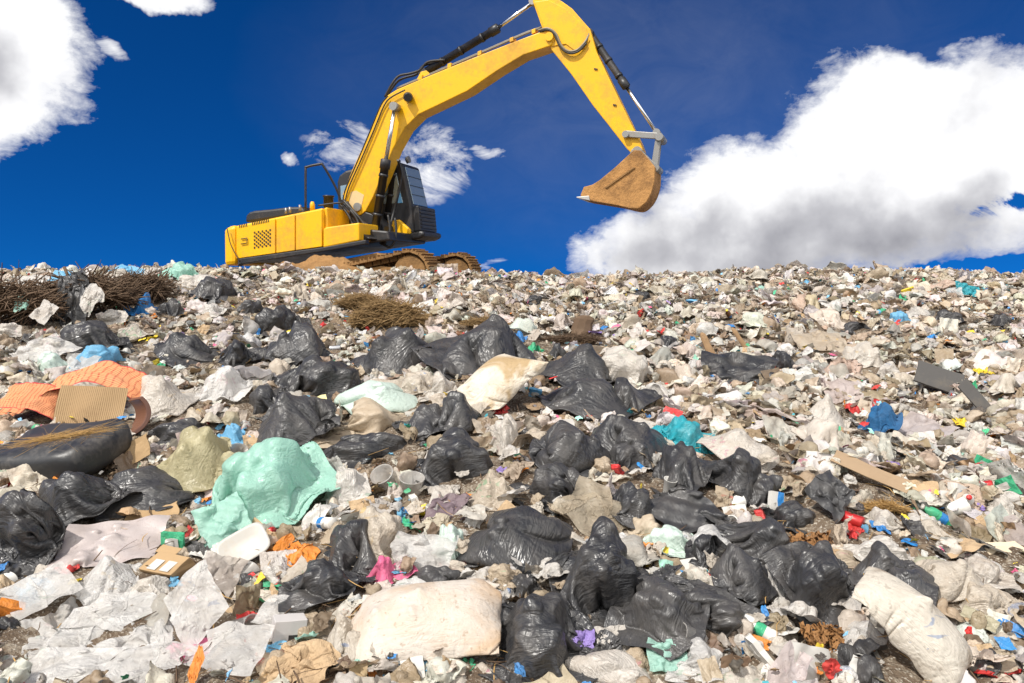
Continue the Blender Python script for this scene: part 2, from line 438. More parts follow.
# ---------------------------------------------------------------- sun, sky and clouds
SUN_DIR = Vector((-0.50, -0.62, 0.86)).normalized()
el = math.asin(SUN_DIR.z); az = math.atan2(SUN_DIR.x, SUN_DIR.y)
sun = bpy.data.lights.new('sun', 'SUN'); suno = bpy.data.objects.new('sun', sun); COL.objects.link(suno)
sun.energy = 4.0; sun.angle = R(0.55); sun.color = (1, .955, .89)
suno.rotation_euler = (-SUN_DIR).to_track_quat('-Z', 'Y').to_euler()
world = bpy.data.worlds.new('World'); SC.world = world; world.use_nodes = True
def build_world(strength=.11):
    wt = world.node_tree; wt.nodes.clear(); t = NT(wt)
    out = t.add('ShaderNodeOutputWorld'); bg = t.add('ShaderNodeBackground'); t.l.new(bg.outputs[0], out.inputs[0])
    sky = t.add('ShaderNodeTexSky', sky_type='NISHITA'); sky.sun_disc = False
    sky.sun_elevation = el; sky.sun_rotation = az; sky.altitude = 3500; sky.air_density = 1.0; sky.dust_density = .15; sky.ozone_density = 4.0
    # deep, polarised blue
    blue = t.mix(1.0, sky.outputs[0], (.02, .33, .70), 'MULTIPLY')
    d = t.add('ShaderNodeTexCoord').outputs['Generated']
    d = t.vmath('NORMALIZE', d)
    sx = t.add('ShaderNodeSeparateXYZ', ins={0: d})
    A = t.math('ARCTAN2', sx.outputs[0], sx.outputs[1]); E = t.math('ARCSINE', sx.outputs[2])
    ae = t.add('ShaderNodeCombineXYZ', ins={0: A, 1: E}).outputs[0]
    # wisps pull the outline about
    wn = t.add('ShaderNodeTexNoise', ins={'Vector': d, 'Scale': 9.0, 'Detail': 5.0, 'Roughness': .6}).outputs['Color']
    warp = t.vmath('SCALE', t.vmath('SUBTRACT', wn, (.5, .5, .5)), scale=.07)
    aew = t.vmath('ADD', ae, warp)
    def ae_of(px, py):
        r = ray(px, py); r = r/np.linalg.norm(r)
        return math.atan2(r[0], r[1]), math.asin(r[2])
    def blobs(lst, v):
        acc = None
        for (px, py, rx, ry) in lst:
            a, e = ae_of(px, py); k = 1/math.cos(math.atan((px-512)/F))
            q = t.vmath('MULTIPLY', t.vmath('SUBTRACT', v, (a, e, 0)), (F/rx*k, F/ry, 0))
            f = t.math('SUBTRACT', 1.0, t.vmath('LENGTH', q))
            acc = f if acc is None else t.math('MAXIMUM', acc, f)
        return acc
    big = blobs([(965, 160, 190, 94), (872, 178, 132, 102), (775, 214, 130, 80), (684, 246, 114, 44), (892, 100, 66, 42), (1075, 140, 120, 74),
                 (-15, 30, 104, 80), (-34, 86, 84, 58), (150, -10, 66, 15)], aew)
    small = blobs([(352, 152, 58, 28), (428, 168, 50, 46), (486, 150, 26, 9), (106, 54, 20, 10), (290, 162, 11, 5), (487, 264, 24, 8), (975, 42, 36, 12), (700, 182, 50, 16), (640, 190, 34, 10)], aew)
    hole = blobs([(985, 268, 110, 14), (1000, 196, 60, 16)], aew)
    st = t.vmath('MULTIPLY', d, (1.0, 1.0, 1.7))
    n1 = t.noise(d, 7.5, 6, .58, .2); n2 = t.noise(st, 22, 12, .66, .25); n3 = t.noise(st, 11, 12, .66, .9)
    nz = t.math('ADD', t.math('MULTIPLY', t.math('SUBTRACT', n1, .5), .8), t.math('MULTIPLY', t.math('SUBTRACT', n2, .5), 1.3))
    fb = t.math('ADD', t.math('MULTIPLY', big, 1.9), t.math('MULTIPLY', nz, 1.05))
    fb = t.math('SUBTRACT', fb, t.math('MULTIPLY', t.math('MAXIMUM', hole, 0.0), t.math('MAXIMUM', t.math('MULTIPLY', t.math('SUBTRACT', n3, .36), 9.0), 0.0)))
    fs = t.math('ADD', t.math('MULTIPLY', small, .62), t.math('SUBTRACT', t.math('MULTIPLY', t.math('SUBTRACT', n3, .5), 3.6), .02))
    fs = t.math('MULTIPLY', fs, t.ramp(small, [(-.0, 0), (.25, 1)]))
    # unseen clouds added behind the camera, extra bright, for white fill light
    other = t.math('MULTIPLY', t.math('SUBTRACT', t.noise(d, 3.2, 9, .6), .40), 3.0)
    behind = t.ramp(t.math('ADD', t.math('MULTIPLY', sx.outputs[1], -.5), .5), [(.42, 0), (.62, 1)])
    low = t.ramp(sx.outputs[2], [(.0, 0), (.10, 1)])
    fo = t.math('SUBTRACT', t.math('MULTIPLY', t.math('MULTIPLY', t.math('ADD', other, .3), behind), low), t.math('MULTIPLY', t.math('SUBTRACT', 1.0, behind), .6))
    cb = t.ramp(fb, [(.0, 0), (.16, .30), (.46, .88), (.75, 1)])
    cs = t.ramp(fs, [(.04, 0), (.40, .45), (.95, .97)])
    co = t.ramp(fo, [(.05, 0), (.45, 1)])
    veil = t.math('MULTIPLY', t.math('MAXIMUM', blobs([(640, 80, 420, 190)], aew), 0.0), t.math('MULTIPLY', n3, .11))
    cov = t.math('MAXIMUM', t.math('MAXIMUM', t.math('MAXIMUM', cb, cs), co), veil)
    # shaded side of the heaps: noise compared with noise a step towards the sun
    dd = t.vmath('ADD', d, (SUN_DIR.x*.035-.01, 0, .03))
    sh = t.math('SUBTRACT', t.noise(dd, 8.5, 5, .5), t.noise(d, 8.5, 5, .5))
    base = blobs([(735, 262, 270, 95), (860, 240, 240, 85), (-20, 70, 80, 60)], aew)
    g = t.math('SUBTRACT', 1.02, t.math('MULTIPLY', t.math('MAXIMUM', base, 0.0), .52))
    g = t.math('SUBTRACT', g, t.math('MULTIPLY', sh, 1.15))
    g = t.math('MULTIPLY', g, t.math('ADD', .86, t.math('MULTIPLY', n1, .22)))
    ccol = t.ramp(g, [(.30, (.27, .27, .305)), (.62, (.53, .53, .56)), (.88, (.90, .90, .915)), (1.0, (.98, .98, .98))])
    ccol = t.mix(behind, ccol, (1.55, 1.53, 1.50))
    ccol = t.vmath('SCALE', ccol, scale=1.0/strength)
    fin = t.mix(cov, blue, ccol)
    t.l.new(fin, bg.inputs[0]); bg.inputs[1].default_value = strength
build_world()
vs = SC.view_settings
vs.view_transform = 'Standard'; vs.look = 'None'; vs.gamma = 1; vs.use_curve_mapping = False; vs.exposure = 0.18
SC.cycles.use_denoising = True
SC.cycles.max_bounces = 4; SC.cycles.transparent_max_bounces = 6
# ---------------------------------------------------------------- the excavator
YEL = paint('yellow_paint', (.90, .475, .003), rough=.38, dirt=.75, dirtcol=(.36, .19, .05), scale=1.3, thr=(.47, .72))
DARK = paint('black_steel', (.022, .022, .024), rough=.42, dirt=.35, dirtcol=(.15, .11, .08), scale=3)
STEEL = paint('bare_steel', (.32, .31, .29), rough=.45, dirt=.6, dirtcol=(.22, .14, .08), metallic=.6, scale=6)
CHROME = paint('chrome', (.75, .76, .78), rough=.14, dirt=.05, metallic=1.0)
MUD = paint('dried_mud', (.30, .165, .065), rough=.85, dirt=.75, dirtcol=(.13, .075, .035), scale=3.2, bump=.8, spec=.2, thr=(.42, .62))
MUDDY = paint('muddy_bucket_steel', (.46, .24, .085), rough=.8, dirt=.9, dirtcol=(.19, .10, .045), scale=2.0, bump=.9, spec=.2, thr=(.44, .62))
RUBBER = paint('rubber_hose', (.018, .018, .018), rough=.5, dirt=.2)
def glassmat():
    m, t, b, out = new_mat('cab_glass')
    b.inputs['Base Color'].default_value = (.42, .52, .56, 1); b.inputs['Roughness'].default_value = .08; b.inputs['Metallic'].default_value = .5
    tp = t.add('ShaderNodeBsdfTransparent', ins={'Color': (.55, .68, .70, 1)})
    t.l.new(t.add('ShaderNodeMixShader', ins={0: .12, 1: b.outputs[0], 2: tp.outputs[0]}).outputs[0], out.inputs[0])
    return m
GLASS = glassmat()

EX_Y = 18.4
_d = ray(372, 284); P0 = EYE + _d*(EX_Y/_d[1])
YAW = R(-20); TILT = R(6.2); ROLL = R(9)
MX = Matrix.Translation(Vector(P0)) @ Matrix.Rotation(YAW, 4, 'Z') @ Matrix.Rotation(-TILT, 4, 'Y') @ Matrix.Rotation(ROLL, 4, 'X')
MI = np.array(MX.inverted())
ex = bpy.data.objects.new('excavator', None); COL.objects.link(ex); ex.matrix_world = MX
tag(ex, 'yellow crawler excavator on the crest with raised boom and muddy bucket', 'excavator')
_e = MI[:3, :3] @ EYE + MI[:3, 3]
def loc(px, py, lat):
    """picture point on the machine's upright plane `lat` metres right of its middle -> local x, z"""
    d = MI[:3, :3] @ ray(px, py)
    t = (-lat - _e[1])/d[1]
    p = _e + t*d
    return p[0], p[2]
def bm_obj(name, bm, mat, parent, bevel=0.0, smooth=False, seg=2):
    bmesh.ops.recalc_face_normals(bm, faces=bm.faces)
    me = bpy.data.meshes.new(name); bm.to_mesh(me); bm.free()
    if smooth: me.polygons.foreach_set('use_smooth', np.ones(len(me.polygons), bool))
    o = link(name, me, mat, parent)
    if bevel:
        m = o.modifiers.new('bevel', 'BEVEL'); m.width = bevel; m.segments = seg; m.limit_method = 'ANGLE'; m.angle_limit = R(40)
    return o
def prism(bm, xz, y0, y1):
    a = [bm.verts.new((x, y0, z)) for x, z in xz]; b = [bm.verts.new((x, y1, z)) for x, z in xz]
    n = len(xz); bm.faces.new(a); bm.faces.new(b[::-1])
    for i in range(n): bm.faces.new((a[i], b[i], b[(i+1) % n], a[(i+1) % n]))
def pprism(name, px, lat, y0, y1, mat, parent=None, bevel=.02):
    bm = bmesh.new(); prism(bm, [loc(x, y, lat) for x, y in px], y0, y1)
    return bm_obj(name, bm, mat, parent or ex, bevel)
def tube_into(bm, pts, r, n=10, cap=True):
    pts = [Vector(p) for p in pts]; rings = []
    up = Vector((0, 0, 1)); prev = None
    for i, p in enumerate(pts):
        d = (pts[min(i+1, len(pts)-1)]-pts[max(i-1, 0)]).normalized()
        if prev is None:
            a = d.cross(up)
            if a.length < .05: a = d.cross(Vector((0, 1, 0)))
            a.normalize()
        else:
            a = (prev - d*prev.dot(d)).normalized()
        prev = a; b = d.cross(a)
        rr = r[i] if hasattr(r, '__len__') else r
        rings.append([bm.verts.new(p + (a*math.cos(k/n*6.2832)+b*math.sin(k/n*6.2832))*rr) for k in range(n)])
    for A, B in zip(rings, rings[1:]):
        for k in range(n): bm.faces.new((A[k], A[(k+1) % n], B[(k+1) % n], B[k]))
    if cap: bm.faces.new(rings[0][::-1]); bm.faces.new(rings[-1])
def tube(name, pts, r, mat, parent=None, n=12, smooth=True):
    bm = bmesh.new(); tube_into(bm, pts, r, n)
    o = bm_obj(name, bm, mat, parent or ex, 0, False)
    me = o.data
    me.polygons.foreach_set('use_smooth', np.array([len(p.vertices) == 4 for p in me.polygons]))
    return o
def P3(px, py, lat):
    x, z = loc(px, py, lat); return (x, -lat, z)
def smoothpts(pts, k=6):
    pts = [Vector(p) for p in pts]; out = []
    for i in range(len(pts)-1):
        p0 = pts[max(i-1, 0)]; p1 = pts[i]; p2 = pts[i+1]; p3 = pts[min(i+2, len(pts)-1)]
        for s in range(k):
            u = s/k
            out.append(.5*((2*p1)+(p2-p0)*u+(2*p0-5*p1+4*p2-p3)*u*u+(3*p1-p0-3*p2+p3)*u**3))
    return out+[pts[-1]]

# --- upper body
SIDE = 1.30
cw = pprism('counterweight', [(223.7, 266), (223.4, 231), (225.5, 227), (230, 225.6), (235.4, 224.9), (235.4, 264.6)], SIDE, -1.30, 1.30, YEL, bevel=.09)
tube('rail', smoothpts([P3(227, 228, 1.38), P3(231, 245, 1.40), P3(240, 262, 1.38)]), .012, RUBBER, cw, n=6)
eng = pprism('engine_housing', [(235.4, 259.5), (235.4, 225.6), (276, 217.2), (296, 213.2), (322.5, 207.8), (322.5, 247)], SIDE-.03, -1.27, 1.27, YEL, bevel=.05)
DOORS = [(236.4, 225.6, 275.2, 217.6, 253.2, 258.6), (276.4, 217.4, 294.8, 213.6, 250.4, 253), (296, 213.4, 321.8, 208.2, 246.6, 250.2)]
vent_dark = paint('grille_dark', (.06, .04, .012), rough=.7, dirt=.2)
for i, (xa, ya, xb, yb, zb, za) in enumerate(DOORS):
    dpan = pprism('side_door', [(xa, za), (xa, ya+1.2), (xb, yb+1.2), (xb, zb)], SIDE, -1.305, -1.262, YEL, eng, bevel=.012)
    if i == 0:
        bm = bmesh.new()                                         # mesh of the radiator grille
        for a in range(9):
            for b in range(9):
                if (a+b) % 2: continue
                x, z = loc(254.5+a*1.95, 232.5+b*1.9-a*.30, SIDE+.01)
                s = .021
                prism(bm, [(x-s, z-s), (x+s, z-s), (x+s, z+s), (x-s, z+s)], -1.312, -1.300)
        bm_obj('radiator_grille', bm, vent_dark, dpan)
        bm = bmesh.new()
        for x0, n, y0 in ((239.5, 5, 224.6), (252.5, 10, 222)):
            for k in range(n):
                x, z = loc(x0+k*1.75, y0+1.8-k*.36, SIDE+.01)
                prism(bm, [(x-.012, z-.035), (x+.012, z-.035), (x+.012, z+.035), (x-.012, z+.035)], -1.312, -1.300)
        bm_obj('louvre', bm, vent_dark, dpan)
        tube('handle', [P3(241, 239, 1.33), P3(247, 238, 1.33), P3(247, 243, 1.33), P3(241, 244, 1.33)], .012, DARK, dpan, n=6)
box = pprism('tool_box', [(323, 247.8), (323, 229), (325.5, 227.2), (359, 222.6), (359, 240.6)], SIDE, -1.30, -.42, YEL, bevel=.03)
pprism('tank_box', [(322.6, 230), (322.6, 207.8), (326, 206.8), (326.5, 229)], SIDE-.05, -1.2, -.25, YEL, bevel=.03)
pprism('skirt', [(238, 266.5), (238, 258.8), (323, 247.2), (359.5, 240.8), (366, 239.6), (366, 244), (330, 250.4), (240, 264.5)], SIDE, -1.315, -1.15, DARK, bevel=.02)
pprism('belly', [(236, 262), (236, 240), (350, 228), (366, 238), (330, 247)], SIDE, -1.1, 1.2, DARK, bevel=.02)
pprism('main_frame', [(330, 247), (330, 236), (374, 230), (396, 232), (398, 241), (366, 246)], .4, -.8, 1.1, DARK, bevel=.04)
hood = pprism('engine_hood', [(245, 222.5), (245.6, 215), (249, 212), (254, 210.6), (270, 209.2), (289, 206.8), (301, 206.6), (304.5, 209.5), (304.5, 214)], .75, -.75, .75, DARK, bevel=.07)
tube('handrail', smoothpts([P3(305.6, 209, 1.15), P3(305.6, 171, 1.15), P3(307, 167, 1.15), P3(320, 164.2, 1.1), P3(323.5, 166, 1.08), P3(336, 188, .9), P3(342, 205, .8)], 4), .027, DARK, n=8)
tube('filler_cap', [P3(312.4, 210.5, .9), P3(312.4, 204, .9), P3(312.4, 201.6, .9)], [.055, .055, .03], YEL)
exh = tube('exhaust_stack', [P3(328.5, 208, .75), P3(328.5, 197, .75), P3(328.5, 196.9, .75), P3(328.5, 195.6, .75)], [.11, .11, .13, .13], DARK)
tube('handrail', smoothpts([P3(318, 205.5, 1.2), P3(330, 203.8, 1.1), P3(343, 202.4, 1.0)], 3), .02, DARK, n=8)
for px in (286, 290, 300): tube('latch', [P3(px, 213.5-(px-286)*.22, 1.0), P3(px, 208-(px-286)*.22, 1.0)], .03, STEEL, n=8)

# --- cab on the far (left) side
cab = pprism('cab', [(338, 236), (336.6, 182), (339, 175), (345, 170.4), (352, 168.6), (384, 164.2), (399, 162.2), (402, 163.2), (411.5, 205), (413.5, 234)], -.36, .36, 1.32, DARK, bevel=.06)
def panel_front(name, pa, pb, f0, f1, g0, g1, mat, off=.012):
    """pane on the sloping front between two picture points of its near edge; f = across, g = along"""
    x0, z0 = loc(*pa, -.36); x1, z1 = loc(*pb, -.36)
    a = Vector((x0, 0, z0)); b = Vector((x1, 0, z1)); d = b-a; n = Vector((-d.z, 0, d.x)).normalized()
    if n.x < 0: n = -n
    bm = bmesh.new(); vs_ = []
    for o_ in (off, off-.03):
        for f, g in ((f0, g0), (f1, g0), (f1, g1), (f0, g1)):
            p = a+d*g+n*o_; vs_.append(bm.verts.new((p.x, .36+f*.96, p.z)))
    A, B = vs_[:4], vs_[4:]
    bm.faces.new(A); bm.faces.new(B[::-1])
    for i in range(4): bm.faces.new((A[i], B[i], B[(i+1) % 4], A[(i+1) % 4]))
    return bm_obj(name, bm, mat, cab, .006)
ws = panel_front('windscreen', (402, 163.2), (411.5, 205), .12, .90, .07, .97, GLASS)
for k in range(1, 4): panel_front('window_guard', (402, 163.2), (411.5, 205), .12, .90, .07+.22*k, .077+.22*k, DARK, .03)
pprism('side_window', [(356, 205), (355, 178), (396, 172.5), (403, 203)], -.35, .345, .37, GLASS, cab, .005)
pprism('rear_window', [(341, 200), (340.4, 186), (352, 183.5), (352.5, 199)], -.35, .345, .37, GLASS, cab, .005)
guard = pprism('front_guard', [(412, 206.4), (418, 205.4), (420.2, 230.2), (414, 231.8)], -.40, .42, 1.36, DARK, cab, .02)
bm = bmesh.new()
x0, z0 = loc(418.0, 205.4, -.40); x1, z1 = loc(420.2, 230.2, -.40)
for k in range(6):
    g = .12+.15*k; x = x0+(x1-x0)*g; z = z0+(z1-z0)*g
    prism(bm, [(x-.02, z-.022), (x+.022, z-.022), (x+.022, z+.022), (x-.02, z+.022)], .48, 1.30)
bm_obj('rib', bm, RUBBER, guard)
pprism('cab_floor', [(380, 236), (380, 222), (399, 219.5), (410, 229.5), (410, 234)], -.30, .30, 1.34, YEL, bevel=.03)
pprism('cab_base', [(399, 241.5), (399, 235), (420, 230.5), (424, 231.5), (424, 236), (418, 239)], -.33, .33, 1.36, DARK, bevel=.06)
wl = tube('work_light', [P3(407, 163.5, -.75), P3(408.5, 160, -.75)], .02, DARK, cab)
tube('lamp', [P3(406.4, 160.2, -.75), P3(409.4, 159.2, -.75)], [.075, .085], STEEL, wl)

# --- boom, stick, rams
BL = .24
boom = pprism('boom', [(343, 203), (342.6, 194), (352, 170), (361, 150), (372, 126), (381.5, 103.5), (387, 95.5), (396.5, 89.5), (426, 77), (470, 59), (510, 43.2), (541, 31.5), (549, 30), (554, 33.5), (555, 40), (551, 45.5),
        (523, 55), (498, 70), (467, 91), (438, 105), (418, 114.5), (404.5, 128), (393, 148.5), (384, 171), (373, 197), (365.5, 211), (360, 215.4), (353, 212.5)], BL, -BL, BL, YEL, bevel=.018)
for px, py, r in ((549.5, 37, .12), (396, 106.5, .11), (358, 207, .13), (408, 98, .09)):
    tube('pin', [(*loc(px, py, BL)[:1], -BL-.05, loc(px, py, BL)[1]), (*loc(px, py, BL)[:1], BL+.05, loc(px, py, BL)[1])], r*.75, STEEL if px != 549.5 else YEL, boom)
SL = .20
stick = pprism('stick', [(532.5, 1), (534, -3.5), (541, -7), (552, -5), (563, 2), (572, 8.5), (590, 29), (596.5, 52), (618, 97), (640.5, 143), (643, 150), (639, 156), (632, 154), (627, 149), (611, 128.5), (592.5, 105), (571, 74), (551.5, 50), (546, 39), (541, 25)], SL, -SL, SL, YEL, bevel=.016)
plate = pprism('stick_head_plate', [(534.5, 2), (548, 0), (566, 9), (586, 28), (590, 40), (585, 48), (574, 50), (566, 44), (552, 46), (545, 30)], SL+.015, -SL-.02, -SL+.005, YEL, stick, .006)
for px, py in ((594, 68), (613, 104)):
    pprism('bracket', [(px, py), (px+3.6, py+.6), (px+3.0, py+1.8), (px-.2, py+1)], SL+.02, -SL-.025, -SL+.01, DARK, stick, 0)
def ram(name, a, b, c, lat, r, parent=None):
    """barrel a-b, rod b-c"""
    A, B, C = (Vector(P3(*p, lat)) for p in (a, b, c))
    d = (B-A).normalized()
    o = tube(name, [A-d*.1, A+d*.05, A+d*.05, B-d*.22, B-d*.22, B-d*.02, B], [r*.9, r*.9, r, r, r*1.22, r*1.22, r*.9], DARK, parent)
    tube('piston_rod', [B-d*.1, C], r*.5, CHROME, o)
    e = Vector((0, .11, 0))
    tube('rod_eye', [C-e, C+e], r*1.0, STEEL, o); tube('barrel_eye', [A-e, A+e], r*1.1, DARK, o)
    for k in (.25, .5, .78):
        q = A.lerp(B, k); tube('clamp', [q-d*.03, q+d*.03], r*1.15, DARK, o)
    return o
ram('boom_ram', (374.5, 233), (386, 159), (395, 107), .40, .095)
ram('boom_ram', (386, 232), (396, 159), (404, 108), -.40, .095)
ram('stick_ram', (424, 73), (499, 27.5), (534, 2), .0, .088)
ram('bucket_ram', (590, 33.5), (627, 88), (657, 133), .0, .075)
pprism('ram_bracket', [(416, 81.5), (421, 72), (426.5, 70.5), (431, 75)], .1, -.12, .12, YEL, boom, .01)
for lat in (.24, -.24):
    pprism('link', [(622.5, 133.2), (625, 130.6), (658, 133), (661, 136.5), (658.5, 139.2), (625.5, 137.2)], lat, -lat-.03, -lat+.03, STEEL, stick, .01)
    pprism('link', [(656.5, 135), (661.6, 136.5), (658.4, 165), (655, 169.5), (651, 167), (652.5, 160)], lat-.07 if lat > 0 else lat+.07, -lat-.0, -lat+.05, STEEL, stick, .01)
for px, py, r in ((625.3, 134, .085), (659, 136.5, .10), (655, 167.6, .10), (637, 151, .12)):
    x, z = loc(px, py, .3); tube('pin', [(x, -.31, z), (x, .31, z)], r*.8, STEEL, stick, 14)

# --- bucket, curled, mouth to the left
BK = .42
side_px = [(629.5, 154.2), (634, 150), (641, 150.5), (648, 158), (655, 167), (654.5, 182), (651.5, 193), (646.5, 202), (638.5, 208.6), (630, 208.4), (618, 205.4), (600, 202.4), (586, 200), (580.5, 195.5), (584, 187), (592.5, 184.8), (600, 180), (615, 167.6)]
bk = bpy.data.objects.new('bucket', None); COL.objects.link(bk); bk.parent = ex
for s in (-1, 1):
    bm = bmesh.new(); prism(bm, [loc(x, y, BK) for x, y in side_px], s*BK-.02, s*BK+.02); bm_obj('side_plate', bm, MUDDY, bk, .012)
back = [(655, 167), (654.5, 182), (651.5, 193), (646.5, 202), (638.5, 208.6), (630, 208.4), (618, 205.4), (600, 202.4), (584, 199.8)]
outp = [Vector((p[0], 0, p[2])) for p in smoothpts([P3(x, y, BK) for x, y in back], 4)]
bm = bmesh.new(); rows = []
cen = Vector((loc(632, 182, BK)[0], 0, loc(632, 182, BK)[1]))
for p in outp:
    q = p + (cen-p).normalized()*.05
    rows.append([bm.verts.new((p.x, -BK-.005, p.z)), bm.verts.new((p.x, BK+.005, p.z)), bm.verts.new((q.x, BK+.005, q.z)), bm.verts.new((q.x, -BK-.005, q.z))])
for a, b in zip(rows, rows[1:]):
    for i in range(4): bm.faces.new((a[i], a[(i+1) % 4], b[(i+1) % 4], b[i]))
bm.faces.new(rows[0]); bm.faces.new(rows[-1][::-1])
bm_obj('shell', bm, MUDDY, bk, .01)
x0, z0 = loc(590, 198.4, BK); x1, z1 = loc(577.2, 197.6, BK)
toothm = paint('worn_tooth_steel', (.48, .46, .43), rough=.45, dirt=.4, dirtcol=(.3, .18, .09), metallic=.3)
for k in range(5):
    y = -.43+.215*k
    bm = bmesh.new(); prism(bm, [(x0, z0+.05), (x0, z0-.05), (x1, z1-.012), (x1, z1+.012)], y-.05, y+.05); bm_obj('tooth', bm, toothm, bk, .008)
bm = bmesh.new(); prism(bm, [loc(x, y, .26) for x, y in ((628, 158), (632, 149), (640, 148), (650, 159), (657, 165), (655, 174), (646, 172))], -.27, -.22); prism(bm, [loc(x, y, .26) for x, y in ((628, 158), (632, 149), (640, 148), (650, 159), (657, 165), (655, 174), (646, 172))], .22, .27)
bm_obj('ear', bm, STEEL, bk, .01)
bm = bmesh.new(); prism(bm, [loc(x, y, BK+.03) for x, y in ((605, 187), (634, 166.5), (635, 168), (606, 188.6))], -BK-.045, -BK-.01); bm_obj('wear_strip', bm, MUD, bk, .004)

# --- hoses and cables
def hose(pts, r=.022, parent=boom, mat=RUBBER): return tube('hose', smoothpts([P3(*p) for p in pts], 5), r, mat, parent, n=7)
hose([(343, 200, .30), (346, 188, .31), (358, 160, .31), (371, 129, .31), (381, 105, .31), (388, 96, .31)], .016)
hose([(345, 202, .30), (349, 187, .31), (361, 160, .31), (374, 130, .31), (384, 106, .31), (391, 97.5, .31), (405, 90, .31)], .016)
hose([(385, 97, .2), (392, 84, .2), (399, 76, .15), (410, 73.5, .12), (420, 70, .1), (428, 62, .1), (445, 60, .1)], .028)
hose([(387, 96, .1), (396, 83, .1), (404, 78, .05), (417, 74, .02), (423, 66, .02), (436, 62, .02)], .028)
STL = paint('hose_pipe', (.20, .17, .12), rough=.4, dirt=.3)
hose([(397, 88.6, .2), (430, 75, .2), (480, 53.5, .2), (520, 36, .2), (534, 30.5, .2), (540, 28, .22)], .02, boom, STL)
hose([(397, 88.0, .1), (430, 74, .1), (480, 52.5, .1), (520, 35, .1), (534, 29.5, .1), (542, 27, .2)], .02, boom, STL)
hose([(538, 30.5, .24), (548, 28.5, .28), (556, 34, .28), (561, 45, .28), (568, 51, .28), (577, 50, .27), (585, 42, .25), (589, 34, .18)], .024, stick, STL)
hose([(540, 31.5, .24), (549, 30, .28), (555, 35.5, .28), (559.5, 46, .28), (568, 53, .28), (578, 51.6, .27), (586.5, 43, .25)], .02, stick)
for k, (px, py) in enumerate(((421, 79.2), (450, 67.2), (480, 54.8), (512, 41.3), (534, 33))):
    pprism('pipe_clip', [(px-1.8, py+1.5), (px-1.8, py-2.8), (px+1.8, py-4.2), (px+1.8, py)], .2, -.24, -.02, YEL, boom, .004)
hose([(344, 204, .5), (352, 212, .6), (358, 222, .6), (360, 236, .7)], .03, ex); hose([(343, 200, .4), (356, 214, .5), (364, 224, .5), (372, 236, .5)], .035, ex)
hose([(347, 202, .3), (358, 218, .35), (370, 228, .4), (377, 240, .5)], .035, ex); hose([(340, 204, .5), (349, 216, .55), (354, 228, .6), (357, 238, .7)], .03, ex)
hose([(398, 160, .3), (401, 175, -.1), (398, 195, -.1), (393, 215, -.1), (388, 236, .3)], .03, ex)
hose([(377, 240, .5), (384, 244, .5), (390, 232, .45), (388, 215, .42)], .028, ex)
hose([(380, 242, .5), (390, 247, .5), (396, 236, .45), (395, 218, .4)], .028, ex)
bm = bmesh.new(); pr_ = [loc(x, y, .2) for x, y in ((347, 238), (345, 212), (356, 209), (372, 214), (384, 226), (384, 240))]; prism(bm, pr_, -.22, -.34+.62); bm_obj('boom_bracket', bm, DARK, ex, .02)
pprism('worn_plate', [(349, 203), (350.5, 192), (356, 190.5), (364, 195), (361, 207), (355, 210)], BL+.01, -BL-.008, -BL+.004, paint('worn_cream_paint', (.72, .52, .26), rough=.5, dirt=.5, scale=4), boom, 0)
lt = tube('boom_lamp', [(*P3(408, 97, .30),), (*P3(408, 97.4, .44),)], [.11, .085], DARK, boom, 12)

